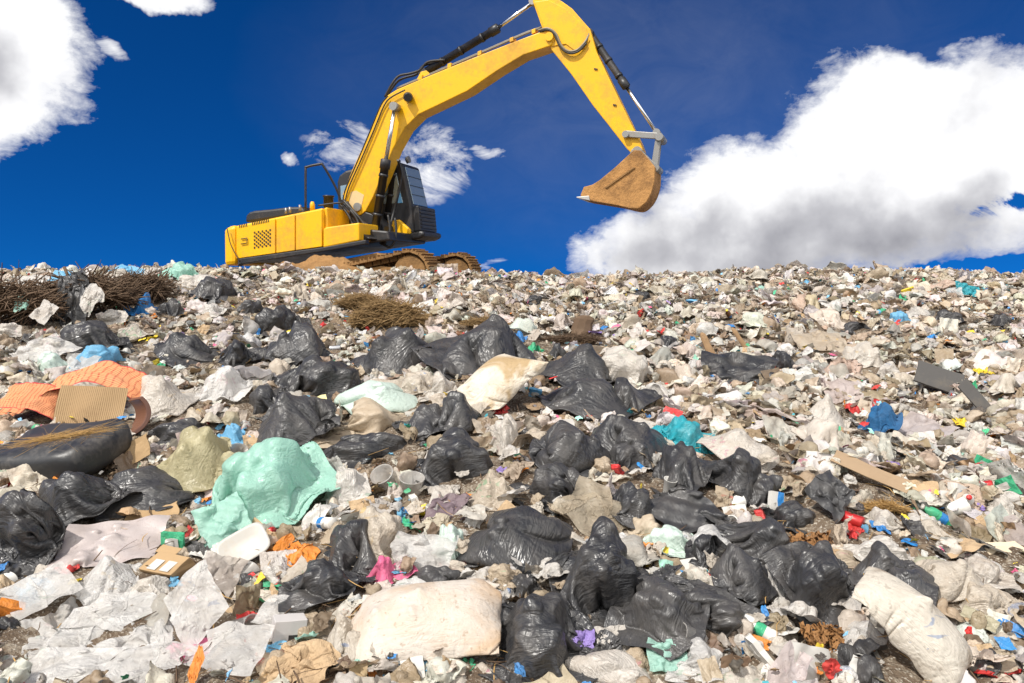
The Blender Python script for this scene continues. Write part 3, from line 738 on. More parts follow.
# --- crawler tracks
x_, ztop = loc(398, 252.6, 1.3)
ztop = ztop; TH = .98; zc = ztop-TH/2
xf_n = loc(430, 262, 1.3)[0]; xf_f = loc(476.5, 260, -1.3)[0]; xf = (xf_n+xf_f)/2
open('/tmp/dbg.txt','w').write(str(('track front near/far', xf_n, xf_f, 'ztop', ztop, loc(460,246,-1.2), 'P0', P0, 'hill', hill(P0[0], P0[1]))))
xr = xf-4.35; rad = TH/2-.03
tr = random.Random(3)
for s in (-1, 1):
    yc = s*1.22
    t_ = bpy.data.objects.new('crawler_track', None); COL.objects.link(t_); t_.parent = ex
    bm = bmesh.new()
    L = (xf-rad)-(xr+rad); per = 2*L+2*math.pi*rad; n = 48
    for k in range(n):
        u = k/n*per
        if u < L: x, z, a = xr+rad+u, zc+rad, 0
        elif u < L+math.pi*rad: th = (u-L)/rad; x, z, a = xf-rad+math.sin(th)*rad, zc+math.cos(th)*rad, -th
        elif u < 2*L+math.pi*rad: x, z, a = xf-rad-(u-L-math.pi*rad), zc-rad, math.pi
        else: th = (u-2*L-math.pi*rad)/rad; x, z, a = xr+rad-math.sin(th)*rad, zc-math.cos(th)*rad, -math.pi-th
        if a == 0: z -= .05*math.sin(u/L*math.pi)
        j = tr.uniform(-.006, .006); hw = per/n*.47; ca, sa = math.cos(a), math.sin(a)
        for (l0, l1, h0, h1) in ((-hw, hw, -.03, .02), (-hw*.8, -hw*.5, .02, .065), (hw*.1, hw*.35, .02, .055)):
            q = [(x+l*ca-(h+j)*sa, z+l*sa+(h+j)*ca) for l, h in ((l0, h0), (l1, h0), (l1, h1), (l0, h1))]
            prism(bm, q, yc-.30, yc+.30)
        q = [(x+l*ca-h*sa, z+l*sa+h*ca) for l, h in ((-hw*.9, -.12), (hw*.9, -.12), (hw*.9, -.03), (-hw*.9, -.03))]
        prism(bm, q, yc-.1, yc+.1)
    bm_obj('track_chain', bm, MUD, t_, 0)
    bm = bmesh.new(); prism(bm, [(xr+.55, zc-.22), (xr+.5, zc+.12), (xr+1.1, zc+.27), (xf-1.1, zc+.27), (xf-.55, zc+.1), (xf-.6, zc-.22)], yc-.19, yc+.19); bm_obj('track_frame', bm, MUD, t_, .03)
    for nm, xx, rr in (('idler', xf-rad, rad-.09), ('sprocket', xr+rad, rad-.11)):
        w = tube(nm, [(xx, yc-.24, zc), (xx, yc+.24, zc)], rr, MUD, t_, 28)
        tube('hub', [(xx, yc-.27, zc), (xx, yc+.27, zc)], rr*.45, MUD, w, 16)
    for k in range(7):
        xx = xr+.85+k*(xf-xr-1.7)/6; tube('roller', [(xx, yc-.22, zc-.33), (xx, yc+.22, zc-.33)], .1, MUD, t_, 12)
    for k in (0, 1):
        xx = xr+1.5+k*1.2; tube('carrier_roller', [(xx, yc-.16, zc+.30), (xx, yc+.16, zc+.30)], .075, MUD, t_, 12)
bm = bmesh.new(); prism(bm, [(xf-3.3, zc-.1), (xf-3.2, zc+.35), (xf-2.6, zc+.62), (xf-1.4, zc+.62), (xf-.9, zc+.35), (xf-.8, zc-.1)], -1.0, 1.0); bm_obj('undercarriage_frame', bm, MUD, ex, .05)
# ---------------------------------------------------------------- the ground, one sheet to the horizon
gx = np.unique(np.concatenate([np.linspace(-420, -16, 40), np.linspace(-16, 16, 420), np.linspace(16, 420, 40)]))
gy = np.unique(np.concatenate([np.linspace(-60, 1, 30), np.linspace(1, 20, 300), np.linspace(20, 45, 60), np.linspace(45, 420, 50)]))
GX, GY = np.meshgrid(gx, gy, indexing='ij')
GZ = hill(GX, np.clip(GY, -30, 400))
near = (np.abs(GX) < 15)*np.clip((20-GY)/3, 0, 1)
GZ = GZ + near*(.022*vnoise(GX*9, GY*9, 7)+.012*vnoise(GX*21, GY*21, 8))
gv = np.stack([GX, GY, GZ], -1).reshape(-1, 3)
gr = link('ground', mesh_of('ground', gv, grid_faces(len(gx), len(gy), False)[:, ::-1]), earth())
tag(gr, kind='structure')

# mud thrown up beside the machine's near track
def mud_heap():
    u = np.linspace(-1, 1, 90); v = np.linspace(-1, 1, 40)
    U, V = np.meshgrid(u, v, indexing='ij')
    top = np.clip(1-np.abs(U)**3, 0, 1)*np.clip(1-V**2, 0, 1)
    z = top*(.50+.14*vnoise(U*4, V*3, 31)+.05*vnoise(U*9, V*6, 32)+.022*vnoise(U*22, V*13, 33))
    return np.stack([U*1.75, V*.55, z], -1).reshape(-1, 3), grid_faces(90, 40, False)
_mv, _mf = mud_heap()
mh = link('mud_heap', mesh_of('mud_heap', _mv, _mf[:, ::-1]), MUD)
_md = ray(300, 272); mh.location = EYE+_md*(17.4/_md[1])-np.array([0, 0, .27]); mh.rotation_euler = (0, R(-3), YAW)
tag(mh, 'brown mud heaped under the tail of the excavator along its near track', 'mud heap')
# ---------------------------------------------------------------- putting things on the slope
PLACED = []          # (cx, cy, w, h, depth, object)
def rotm(axis, a):
    return np.array(Matrix.Rotation(a, 3, axis))
def frame_at(px, py):
    """right, up across the view and away, at a picture point"""
    d = ray(px, py); d = d/np.linalg.norm(d)
    r = np.cross(d, [0, 0, 1.0]); r /= np.linalg.norm(r); u = np.cross(r, d)
    return r, u, d
def fit(v, cx, cy, w, h, roll=0, deep=1.0, front=.5, lean=0.0, sel=None):
    """size a shape so that it spans w x h picture points at its own place on the slope; returns centre, 3x3"""
    bx, by = cx, min(cy+h*front, 682+h*.3)
    g = hit(bx, min(by, 720)); t0 = g[1]
    Rl = rotm('X', lean)
    A = Rl
    if roll: A = rotm('Y', R(roll)) @ A
    q = v @ A.T
    r, u, d = frame_at(cx, cy)
    t = t0
    for _ in range(3):
        mpp = t/ray(cx, cy)[1]/F
        qs = q if sel is None else q[sel]
        a = qs @ r; b = qs @ u; c = qs @ d
        sa = w*mpp/(np.ptp(a)+1e-6); sb = h*mpp/(np.ptp(b)+1e-6); sc = math.sqrt(sa*sb)*deep
        D = np.ptp(c)*sc
        t = t0 + .42*D*abs(d[1])
    S = sa*np.outer(r, r) + sb*np.outer(u, u) + sc*np.outer(d, d)
    M = S @ A
    q = v @ M.T
    if sel is not None: q = q[sel]
    a, b, c = q @ r, q @ u, q @ d
    mid = r*(a.max()+a.min())/2 + u*(b.max()+b.min())/2 + d*(c.max()+c.min())/2
    cen = EYE + ray(cx, cy)*(t/ray(cx, cy)[1])
    return cen, M, mid
SLOPE = R(18)
def uv_grid(o, nu, nv):
    me = o.data; uv = me.uv_layers.new(name='UVMap')
    idx = np.empty(len(me.loops), np.int32); me.loops.foreach_get('vertex_index', idx)
    uv.data.foreach_set('uv', np.stack([(idx // nv)/(nu-1), (idx % nv)/(nv-1)], 1).astype(np.float32).ravel())
def put(name, pr, cx, cy, w, h, mat, label, cat=None, group=None, yaw=None, roll=0, lean=None, deep=1.0, bury=.10, keep=True, front=.5):
    v, nu, nv, per = pr
    k = (hash((round(cx), round(cy))) % 1000)/1000 if yaw is None else 0
    a = k*6.283 if yaw is None else R(yaw)
    v = v - np.array([0, 0, v[:, 2].max()*.4])
    v = v @ rotm('Z', a).T
    sel = None
    if per:                       # a filled bag: rolled a little, its flared foot sunk in the rubbish
        k2 = ((cx*7.13+cy*3.71) % 1.0); k3 = ((cx*2.31+cy*9.17) % 1.0)
        v = v @ (rotm('Y', R(-10+20*k2)) @ rotm('X', R(-4+14*k3))).T
        sel = v[:, 2] > v[:, 2].min()+bury*np.ptp(v[:, 2])
    cen, M, mid = fit(v, cx, cy, w, h, roll, deep, front, SLOPE if lean is None else R(lean), sel)
    q = v @ M.T - mid
    o = link(name, mesh_of(name, q, grid_faces(nu, nv, per)), mat); uv_grid(o, nu, nv)
    o.location = cen
    tag(o, label, cat or name.replace('_', ' '), group)
    if keep: PLACED.append((cx, cy, w, h, proj(cen)[2], o))
    return o
def put_parts(name, parts, cx, cy, w, h, label, cat=None, group=None, roll=0, lean=0, deep=1.0, smooth=False, bevel=0, front=.5, keep=True):
    """parts: (part name, verts, faces, material); the first is the thing's body, the rest its children"""
    allv = np.concatenate([p[1] for p in parts])
    cen, M, mid = fit(allv, cx, cy, w, h, roll, deep, front, R(lean))
    root = None
    for nm, v, f, m in parts:
        q = np.asarray(v) @ M.T - mid
        o = link(nm if root else name, mesh_of(nm, q, f, smooth), m, root)
        if bevel:
            b = o.modifiers.new('bevel', 'BEVEL'); b.width = bevel; b.segments = 2; b.limit_method = 'ANGLE'; b.angle_limit = R(40)
        if root is None: root = o
    root.location = cen
    tag(root, label, cat or name.replace('_', ' '), group)
    if keep: PLACED.append((cx, cy, w, h, proj(cen)[2], root))
    return root

# ---- little shapes (unit sized)
def box_vf(sx, sy, sz, c=(0, 0, 0), rot=None, n=1, jit=0, seed=0):
    """a box; n > 1 cuts its sides so that it can buckle"""
    bm = bmesh.new(); bmesh.ops.create_cube(bm, size=1)
    if n > 1: bmesh.ops.subdivide_edges(bm, edges=bm.edges[:], cuts=n-1, use_grid_fill=True)
    bm.verts.ensure_lookup_table()
    v = np.array([x.co[:] for x in bm.verts])*[sx, sy, sz]; f = [tuple(x.index for x in p.verts) for p in bm.faces]
    bm.free()
    if jit: v = v + np.stack([vnoise(v[:, 0]*4+v[:, 2]*3, v[:, 1]*4+v[:, 2]*5, seed+i) for i in range(3)], 1)*jit
    if rot is not None: v = v @ rot.T
    return v+np.array(c), f
def eul(x, y, z): return np.array(Matrix.Rotation(R(z), 3, 'Z') @ Matrix.Rotation(R(y), 3, 'Y') @ Matrix.Rotation(R(x), 3, 'X'))
def lathe_vf(prof, n=20, rot=None):
    v = []; f = []
    for r, z in prof:
        for k in range(n): v.append((r*math.cos(k/n*6.2832), r*math.sin(k/n*6.2832), z))
    for i in range(len(prof)-1):
        for k in range(n): f.append((i*n+k, i*n+(k+1) % n, (i+1)*n+(k+1) % n, (i+1)*n+k))
    v = np.array(v)
    return (v @ rot.T if rot is not None else v), f
def fibres(n, size, length, main, spread, thick, seed, droop=.3, segs=5, hollow=None):
    """n thin bent stems scattered in a box"""
    g = np.random.default_rng(seed)
    c = g.uniform(-.5, .5, (n, 3))*size
    if hollow: c[:, 2] = np.abs(c[:, 2])*np.sqrt(np.clip(1-(2*c[:, 0]/size[0])**2, 0.02, 1))
    d = np.asarray(main)[None]+g.normal(0, spread, (n, 3)); d /= np.linalg.norm(d, axis=1, keepdims=True)
    L = length*g.uniform(.5, 1.3, (n, 1))
    bend = g.normal(0, droop, (n, 3))*L
    t = np.linspace(-.5, .5, segs)[None, :, None]
    P = c[:, None]+d[:, None]*L[:, None]*t+bend[:, None]*(t**2-.08)+g.normal(0, .02*length, (n, segs, 3))
    a = np.cross(d, g.normal(0, 1, (n, 3))); a /= np.linalg.norm(a, axis=1, keepdims=True); b = np.cross(d, a)
    th = thick*g.uniform(.5, 1.5, (n, 1, 1))*(1.15-np.abs(t))
    V = np.stack([P+a[:, None]*th, P+(-.5*a+.87*b)[:, None]*th, P+(-.5*a-.87*b)[:, None]*th], 2)   # n,segs,3,3
    V = V.reshape(-1, 3)
    base = np.arange(n)[:, None, None]*segs*3; s = np.arange(segs-1)[None, :, None]*3; k = np.arange(3)[None, None]
    k2 = (k+1) % 3
    Fc = np.stack([base+s+k, base+s+k2, base+s+3+k2, base+s+3+k], -1).reshape(-1, 4)
    return V, Fc
# ---------------------------------------------------------------- the things one can point at
BK_ = black(); CR = cream(); WH = white(); TN = tanfilm(); CL = clearfilm()
MINT = colour('mint_plastic', (.46, .74, .63), rough=.3, dirt=.10, transl=.45, bump=.3)
PMINT = colour('pale_mint_plastic', (.66, .78, .70), rough=.4, dirt=.15, transl=.3)
TEAL = colour('teal_plastic', (.02, .30, .36)); BLUE = colour('blue_plastic', (.02, .20, .52)); LBLUE = colour('light_blue_plastic', (.18, .48, .72), transl=.3)
DBLUE = colour('blue_cloth', (.012, .10, .24), rough=.8, dirt=.15); YELB = colour('yellowish_plastic', (.60, .54, .34), transl=.4, rough=.35, dirt=.5, dirtcol=(.24, .20, .09))
RED = colour('red_plastic', (.55, .03, .03)); PINK = colour('pink_plastic', (.66, .12, .25)); ORG = colour('orange_plastic', (.72, .24, .03)); YLW = colour('yellow_plastic', (.80, .60, .04))
GREY = colour('grey_plastic', (.30, .30, .31), transl=0); PURP = colour('purple_plastic', (.16, .115, .13), transl=.05); GRN = colour('green_plastic', (.05, .40, .20)); VIO = colour('violet_plastic', (.28, .20, .50))
STAIN = film('stained_sack', [(.72, .65, .54)], rough=.55, dirt=.45, dirtcol=(.38, .26, .13), transl=.12, bump=.35, blotch=((.45, .32, .17), 2.6))
WOVEN = film('woven_sack', [(.56, .50, .435)], rough=.6, dirt=.6, dirtcol=(.46, .30, .17), transl=.08, bump=.2, crease=6, blotch=((.52, .36, .22), 2.2))
CARD = paint('cardboard', (.40, .27, .145), rough=.85, dirt=.65, dirtcol=(.25, .16, .09), scale=3, bump=.15, spec=.2)
KRAFT = film('kraft_paper', [(.50, .36, .22)], rough=.85, dirt=.4, dirtcol=(.28, .18, .1), transl=0, bump=.45, crease=12, spec=.15)
PAPER = paint('white_paper', (.54, .52, .48), rough=.7, dirt=.3, scale=4, spec=.2)
FOAM = paint('white_foam', (.50, .475, .43), rough=.6, dirt=.5, dirtcol=(.55, .42, .28), scale=5, bump=.05)
WOODM = paint('weathered_wood', (.33, .21, .115), rough=.85, dirt=.5, dirtcol=(.16, .10, .06), scale=5, bump=.3, spec=.2)
PLYM = paint('plywood', (.34, .24, .15), rough=.8, dirt=.5, dirtcol=(.27, .18, .11), scale=3, bump=.15, spec=.2)
SLAB = paint('grey_board', (.075, .07, .065), rough=.8, dirt=.6, dirtcol=(.20, .165, .125), scale=3, bump=.2)
LEATH = paint('black_leather', (.026, .026, .027), rough=.42, dirt=.75, dirtcol=(.17, .15, .13), scale=4, bump=.12)
BROWNL = paint('brown_leather', (.13, .05, .028), rough=.38, dirt=.35, dirtcol=(.26, .17, .11), scale=4)
STRAW = paint('dry_straw', (.30, .195, .09), rough=.85, dirt=.5, dirtcol=(.20, .12, .05), scale=6, spec=.2)
PALM = paint('dry_palm', (.50, .31, .12), rough=.8, dirt=.4, dirtcol=(.30, .19, .08), scale=6, spec=.2)
TWIG = paint('dead_twigs', (.13, .085, .055), rough=.9, dirt=.5, dirtcol=(.24, .18, .13), scale=3, spec=.2)
LEAF = film('dead_leaves', [(.30, .15, .055)], rough=.7, dirt=.6, dirtcol=(.12, .06, .03), transl=.05, bump=.3, spec=.3)

BG = 'black bin bags'
def bag(cx, cy, w, h, fam, i, label, mat=None, name='bin_bag', cat='bin bag', group=BG, **k):
    fam = {'F': BAG_FULL, 'S': BAG_SLACK, 'D': BAG_FLAT, 'H': SHEET, 'L': SHEET_FLAT, 'G': SHEET_LONG, 'B': BALL, 'P': DRAPE, 'U': BAG_PUFF, 'W': PILLOW}[fam]
    if mat is None: w, h = w*1.2, h*1.12
    return put(name, fam[i % len(fam)], cx, cy, w, h, mat or BK_, label, cat, group, **k)
BLACKS = [
 # upper left
 (72, 299, 24, 56, 'H', 0, 'long grey black plastic strip hanging down over the dead brush', dict(yaw=20, lean=58, roll=12)),
 (170, 309, 26, 20, 'S', 0, 'small black bag just right of the bright blue bag near the crest'),
 (216, 290, 46, 24, 'S', 1, 'flattened black bag beside the white sheet at the foot of the excavator tail'),
 (252, 308, 30, 15, 'D', 1, 'small flat black bag below the rear of the excavator'),
 (94, 338, 54, 32, 'D', 0, 'dusty grey black torn bag below the brush heap'),
 (130, 347, 20, 12, 'S', 5, 'tiny black bag scrap between two cream bags above the blue sheet'),
 (188, 350, 56, 32, 'U', 3, 'dusty rounded black bag above the white bag at left'),
 (244, 355, 40, 28, 'S', 3, 'dark black bag left of the twisted upright bin bag'),
 (282, 321, 50, 30, 'D', 2, 'crumpled black bag at the top end of the twisted dark heap'),
 (299, 345, 56, 44, 'U', 6, 'tall lumpy black bag standing below the crumpled top bag of the dark heap'),
 (318, 378, 82, 42, 'D', 3, 'wide slack black bag in front of the tall lumpy one'),
 (262, 402, 52, 34, 'D', 4, 'black bag trailing down left from the wide slack black bag'),
 (290, 423, 80, 54, 'U', 2, 'pointed black bag just above the mint green sheet'),
 (396, 352, 84, 46, 'U', 1, 'broad black bag to the left of the biggest round bin bag'),
 (474, 347, 106, 60, 'U', 3, 'biggest smooth round black bag on the slope, below the straw bundles'),
 (437, 416, 76, 44, 'U', 0, 'shiny black bag tied off left of the orange stained sack'),
 (366, 449, 110, 30, 'D', 5, 'long flat black bag in front of the cream bag of wrappers'),
 (455, 457, 92, 54, 'S', 4, 'wrinkled black bag in front of the shiny tied black bag'),
 # middle
 (577, 366, 88, 40, 'U', 2, 'black bag pinned behind the fluffy white bag'),
 (632, 397, 50, 36, 'F', 2, 'pleated black bag end under the fluffy white bag'),
 (584, 400, 92, 38, 'U', 4, 'smooth black bag in front of the one pinned behind the fluffy white bag'),
 (560, 352, 22, 16, 'S', 5, 'small black bag knot right of the biggest round bin bag'),
 (630, 438, 70, 42, 'U', 5, 'black bag folded over directly left of the teal sack'),
 (572, 450, 72, 54, 'U', 6, 'plump black bag left of the folded black bag near the teal sack'),
 (624, 457, 52, 28, 'D', 6, 'low black bag wedged below the folded black bag near the teal sack'),
 (545, 487, 72, 44, 'D', 1, 'tightly crumpled black bag above the beige film'),
 (634, 505, 62, 42, 'S', 1, 'torn black bag spilling cream rags right of the beige film'),
 (682, 474, 60, 60, 'S', 6, 'black bag standing below the teal sack'),
 (731, 476, 60, 50, 'S', 5, 'black bag with a flat top right of the one below the teal sack'),
 (685, 513, 74, 42, 'L', 1, 'flat grey black plastic sheet left of the dark pile', dict(lean=45)),
 (764, 491, 52, 32, 'D', 3, 'dusty grey black bag above the blue and white packet'),
 (790, 517, 52, 30, 'D', 0, 'black bag under the blue and white packet'),
 (830, 496, 40, 48, 'H', 2, 'ragged black plastic scrap left of the plywood plank', dict(lean=50)),
 (752, 541, 82, 46, 'S', 7, 'large crumpled black plastic sheet left of the heap of dead leaves', dict(lean=30, yaw=120)),
 (744, 575, 56, 52, 'U', 5, 'lumpy black bag left of the torn white bag'),
 (712, 553, 46, 34, 'D', 4, 'small crumpled black bag beside the white card'),
 (808, 588, 74, 86, 'S', 2, 'draped black plastic sheet between the leaves and the round black bag', dict(lean=45, yaw=30)),
 (716, 608, 100, 50, 'D', 2, 'loose black plastic at the right foot of the largest folded bin bag', dict(lean=45)),
 (885, 576, 80, 62, 'U', 0, 'smooth round black bag behind the big clear refuse sack', dict(yaw=40)),
 (516, 541, 98, 62, 'U', 7, 'black bag right of the red wrapped bottle bag'),
 (598, 572, 90, 98, 'S', 4, 'large folded black bag standing upright below the beige film', dict(lean=26, yaw=20)),
 (657, 608, 86, 82, 'S', 6, 'large folded black bag leaning on the right of the upright one', dict(lean=30, yaw=70)),
 (548, 641, 122, 84, 'S', 0, 'nearest wrinkled black bag with a knot on top, beside the woven white sack', dict(lean=24, yaw=0)),
 (441, 580, 64, 26, 'D', 5, 'black bag half hidden behind the woven white sack'),
 (522, 587, 38, 24, 'D', 6, 'small torn black bag above the nearest wrinkled black bag'),
 (347, 551, 66, 56, 'S', 5, 'black bag right of the orange peel'),
 (326, 583, 82, 44, 'S', 1, 'black bag in front of and below the one by the orange peel'),
 # left
 (20, 532, 66, 78, 'D', 1, 'deeply wrinkled black bag at the left edge', dict(lean=40)),
 (76, 503, 98, 56, 'S', 8, 'wide black plastic sheet in front of the black leather cushion', dict(lean=25, yaw=10)),
 (150, 490, 92, 44, 'U', 4, 'ribbed black bag left of the yellowish bag'),
 (182, 432, 70, 26, 'D', 3, 'dark bag flattened behind the yellowish bag'),
 # right, higher up
 (740, 368, 64, 34, 'H', 7, 'ragged black plastic lying below the two stakes', dict(lean=45)),
 (785, 361, 30, 20, 'D', 2, 'black bag scrap at the right end of the ragged black plastic'),
 (859, 328, 40, 12, 'D', 4, 'thin black bag strip far up the slope right of the stakes'),
 (949, 317, 34, 15, 'D', 5, 'black bag high on the right beside the grey boards'),
 (1002, 322, 26, 15, 'S', 0, 'black bag near the right edge under the crest'),
 (536, 300, 22, 9, 'D', 1, 'small black bag just under the crest right of the excavator tracks'),
 (640, 296, 24, 9, 'D', 0, 'dark bag scrap just under the crest below the bucket'),
 (668, 342, 26, 12, 'D', 6, 'black scrap left of the taller stake'),
]
for e in BLACKS:
    k = e[7] if len(e) > 7 else {}
    bag(*e[:7], **k)

PG = 'pale plastic bags'
PALES = [
 (427, 622, 152, 84, 'W', 0, 'large white woven sack stained brown at its ends, beside the nearest black bag', WOVEN, dict(yaw=0, bury=0, lean=30, name='woven_sack', cat='sack', deep=.8)),
 (912, 628, 106, 114, 'W', 2, 'big clear refuse sack slumped at the lower right, cream with brown contents', film('refuse_sack', [(.80, .74, .64)], rough=.26, dirt=.4, dirtcol=(.24, .16, .09), transl=.3, clear=.14, bump=.26, crease=4, blotch=((.30, .21, .13), 2.0), prints=.5), dict(yaw=0, roll=58, deep=.8, lean=35, bury=0)),
 (876, 549, 74, 28, 'S', 4, 'white bag lying over the top of the round black bag', WH, {}),
 (496, 384, 104, 64, 'W', 1, 'stained cream sack with an orange smear', STAIN, dict(name='stained_sack', cat='sack', yaw=25, roll=-22, lean=35)),
 (438, 386, 40, 30, 'S', 3, 'cream bag tucked at the left of the orange smeared sack', CR, {}),
 (410, 384, 80, 28, 'S', 1, 'low cream bag under the broad black bag', CR, {}),
 (384, 398, 100, 36, 'U', 7, 'pale mint translucent bag above the cream bag of wrappers', PMINT, {}),
 (365, 421, 104, 48, 'S', 3, 'cream see through bag full of wrappers', TN, {}),
 (618, 367, 72, 44, 'D', 0, 'fluffy white bag lying on black bags above the middle', WH, {}),
 (508, 436, 44, 46, 'S', 0, 'upright white bag left of the plump black bag', WH, {}),
 (543, 444, 64, 32, 'D', 1, 'crushed cream bag below the smooth black bag', CR, {}),
 (490, 491, 52, 44, 'U', 1, 'rounded cream bag with drooping folds above the purple brown sheet', CR, {}),
 (446, 496, 40, 24, 'H', 3, 'white film scrap above the purple brown sheet', WH, {}),
 (648, 529, 44, 30, 'S', 2, 'small beige bag under the torn bag of rags', TN, {}),
 (742, 450, 90, 44, 'U', 4, 'wide cream bag below the teal sack to the right', CR, {}),
 (614, 642, 40, 34, 'H', 4, 'white bag between the nearest black bag and the leaning folded bag', WH, dict(lean=40)),
 (612, 672, 112, 44, 'U', 6, 'cream bag cut by the bottom edge below the black bags', CR, {}),
 (697, 660, 62, 44, 'S', 3, 'clear cream bag at the foot of the loose black plastic', CL, {}),
 (779, 580, 26, 46, 'H', 2, 'torn white bag hanging on black plastic', WH, dict(lean=65)),
 (792, 653, 46, 28, 'H', 5, 'pinkish white film scrap right of the orange ribbon', CR, dict(lean=40)),
 (945, 580, 80, 44, 'U', 7, 'cream bag heap right of the big clear sack', CR, {}),
 (985, 603, 78, 40, 'S', 6, 'cream bag further right of the big clear sack', CR, {}),
 (980, 572, 70, 32, 'D', 2, 'flat cream bag above the heap right of the clear sack', CR, {}),
 (932, 530, 54, 22, 'S', 7, 'long cream bag right of the straw mat', CR, {}),
 (882, 518, 46, 22, 'S', 8, 'white bag under the straw mat', WH, {}),
 (1006, 510, 40, 30, 'S', 1, 'white bag at the right edge above the cream board', WH, {}),
 (826, 413, 46, 40, 'U', 2, 'rounded cream bag left of the blue cloth', CR, {}),
 (863, 356, 48, 30, 'S', 2, 'white bag with printed patches up the right slope', WH, {}),
 (820, 341, 60, 24, 'L', 2, 'whitish sheet lying high on the right slope', CR, dict(lean=25)),
 (888, 372, 34, 22, 'S', 4, 'grey white bag left of the grey boards', CR, {}),
 (160, 398, 84, 46, 'U', 3, 'bright white bag right of the brown leather case', WH, {}),
 (222, 385, 72, 40, 'S', 6, 'white film bag left of the pointed black bag', CL, {}),
 (46, 350, 64, 36, 'H', 6, 'white film heap above the orange mat', CL, dict(lean=45)),
 (52, 363, 36, 24, 'F', 0, 'small pale greenish white bag above the orange mat', PMINT, {}),
 (82, 362, 36, 26, 'H', 8, 'white translucent film left of the blue sheet', CL, dict(lean=45)),
 (130, 334, 50, 22, 'S', 3, 'cream bag above the blue sheet', CR, {}),
 (162, 288, 36, 22, 'S', 5, 'white bag left of the mint bag on the crest', CR, {}),
 (213, 311, 36, 16, 'S', 6, 'white bag below the flattened black bag', WH, {}),
 (106, 580, 68, 48, 'U', 2, 'white translucent knotted bag left of the labelled box', CL, {}),
 (150, 592, 56, 32, 'S', 7, 'white bag with red knots below the labelled box', WH, {}),
 (345, 640, 56, 54, 'U', 0, 'round cream bag at the left end of the woven white sack', CR, {}),
 (378, 536, 66, 60, 'S', 4, 'cream bag with black scraps over it', CR, {}),
 (349, 487, 44, 52, 'S', 6, 'lumpy white bag right of the mint green sheet', WH, {}),
 (192, 460, 88, 68, 'U', 1, 'dusty yellowish knotted bag left of the mint green sheet', YELB, dict(yaw=70)),
 (232, 474, 34, 46, 'H', 1, 'yellowish plastic strip beside the yellowish bag', YELB, dict(lean=60)),
 (116, 288, 66, 40, 'D', 4, 'cream rag caught in the dead brush', CR, {}),
 (196, 282, 66, 16, 'D', 3, 'white sheet on the crest left of the excavator', WH, {}),
]
for e in PALES:
    k = dict(name='plastic_bag', cat='plastic bag', group=PG); k.update(e[8])
    bag(*e[:7], mat=e[7], **k)

# ---- films, sheets and cloths
def sheet(name, fam, i, cx, cy, w, h, mat, label, cat=None, group=None, **k):
    fam = {'F': BAG_FULL, 'S': BAG_SLACK, 'D': BAG_FLAT, 'H': SHEET, 'L': SHEET_FLAT, 'G': SHEET_LONG, 'B': BALL, 'P': DRAPE, 'U': BAG_PUFF, 'W': PILLOW}[fam]
    return put(name, fam[i % len(fam)], cx, cy, w, h, mat, label, cat, group, **k)
sheet('plastic_sheet', 'D', 5, 272, 484, 138, 92, MINT, 'large mint green plastic sheet draped over rubbish', yaw=215, lean=30, roll=8)
sheet('plastic_sheet', 'H', 5, 222, 520, 60, 56, MINT, 'mint green flap hanging at the left end of the large mint sheet', lean=62, yaw=30)
sheet('plastic_bag', 'D', 6, 180, 271, 44, 20, MINT, 'mint green bag lying on the crest at left', 'plastic bag')
sheet('tarpaulin', 'L', 3, 126, 275, 44, 22, LBLUE, 'blue tarpaulin behind the dead brush', lean=60)
sheet('plastic_bag', 'S', 3, 141, 305, 34, 26, BLUE, 'bright blue bag below the dead brush', 'plastic bag')
sheet('plastic_sheet', 'D', 1, 104, 358, 62, 26, LBLUE, 'light blue plastic sheet behind the orange mat')
sheet('plastic_bag', 'S', 6, 232, 436, 32, 26, LBLUE, 'light blue bag behind the yellowish bag', 'plastic bag')
sheet('plastic_bag', 'S', 1, 683, 435, 70, 40, TEAL, 'teal plastic sack on the black bags', 'sack', yaw=160)
sheet('cloth', 'D', 5, 880, 419, 42, 34, DBLUE, 'dark blue cloth on the right slope', roll=-25)
sheet('plastic_sheet', 'L', 0, 112, 541, 110, 48, film('pink_grey_film', [(.46, .40, .38)], rough=.35, dirt=.4, transl=.1, bump=.12, dirtcol=(.3, .22, .17)), 'pinkish grey flat plastic sheet in front of the black bags', lean=35, yaw=12)
sheet('plastic_film', 'P', 1, 592, 506, 82, 62, film('beige_film', [(.60, .51, .38)], rough=.3, dirt=.4, dirtcol=(.32, .21, .12), transl=.35, clear=.3, bump=.5), 'beige translucent film trailing down between black bags', lean=45, roll=28)
sheet('plastic_sheet', 'H', 0, 447, 508, 52, 30, PURP, 'purple brown plastic sheet below the wrinkled black bag', lean=40)
sheet('plastic_film', 'D', 3, 672, 541, 60, 32, PMINT, 'pale mint striped film above the white card', yaw=40)
sheet('plastic_film', 'H', 7, 667, 656, 42, 34, MINT, 'pale mint film at the foot of the leaning folded bag', lean=45)
sheet('plastic_film', 'G', 1, 92, 642, 200, 62, CL, 'long clear film stretched across the lower left', lean=30, yaw=90)
sheet('plastic_film', 'P', 2, 196, 606, 62, 90, CL, 'clear film hanging in a loop below the white foam tray', lean=60)
sheet('plastic_film', 'P', 0, 228, 650, 90, 56, CL, 'white translucent film left of the crumpled brown paper', lean=40)
sheet('plastic_film', 'P', 3, 40, 590, 76, 54, CL, 'clear film with a blue bag inside at the left edge', lean=42)
sheet('plastic_bag', 'B', 2, 34, 592, 40, 30, LBLUE, 'blue bag inside the clear film at the left edge', 'plastic bag')
sheet('brown_paper', 'H', 1, 300, 664, 82, 46, KRAFT, 'crumpled brown paper at the bottom', 'paper', lean=40)
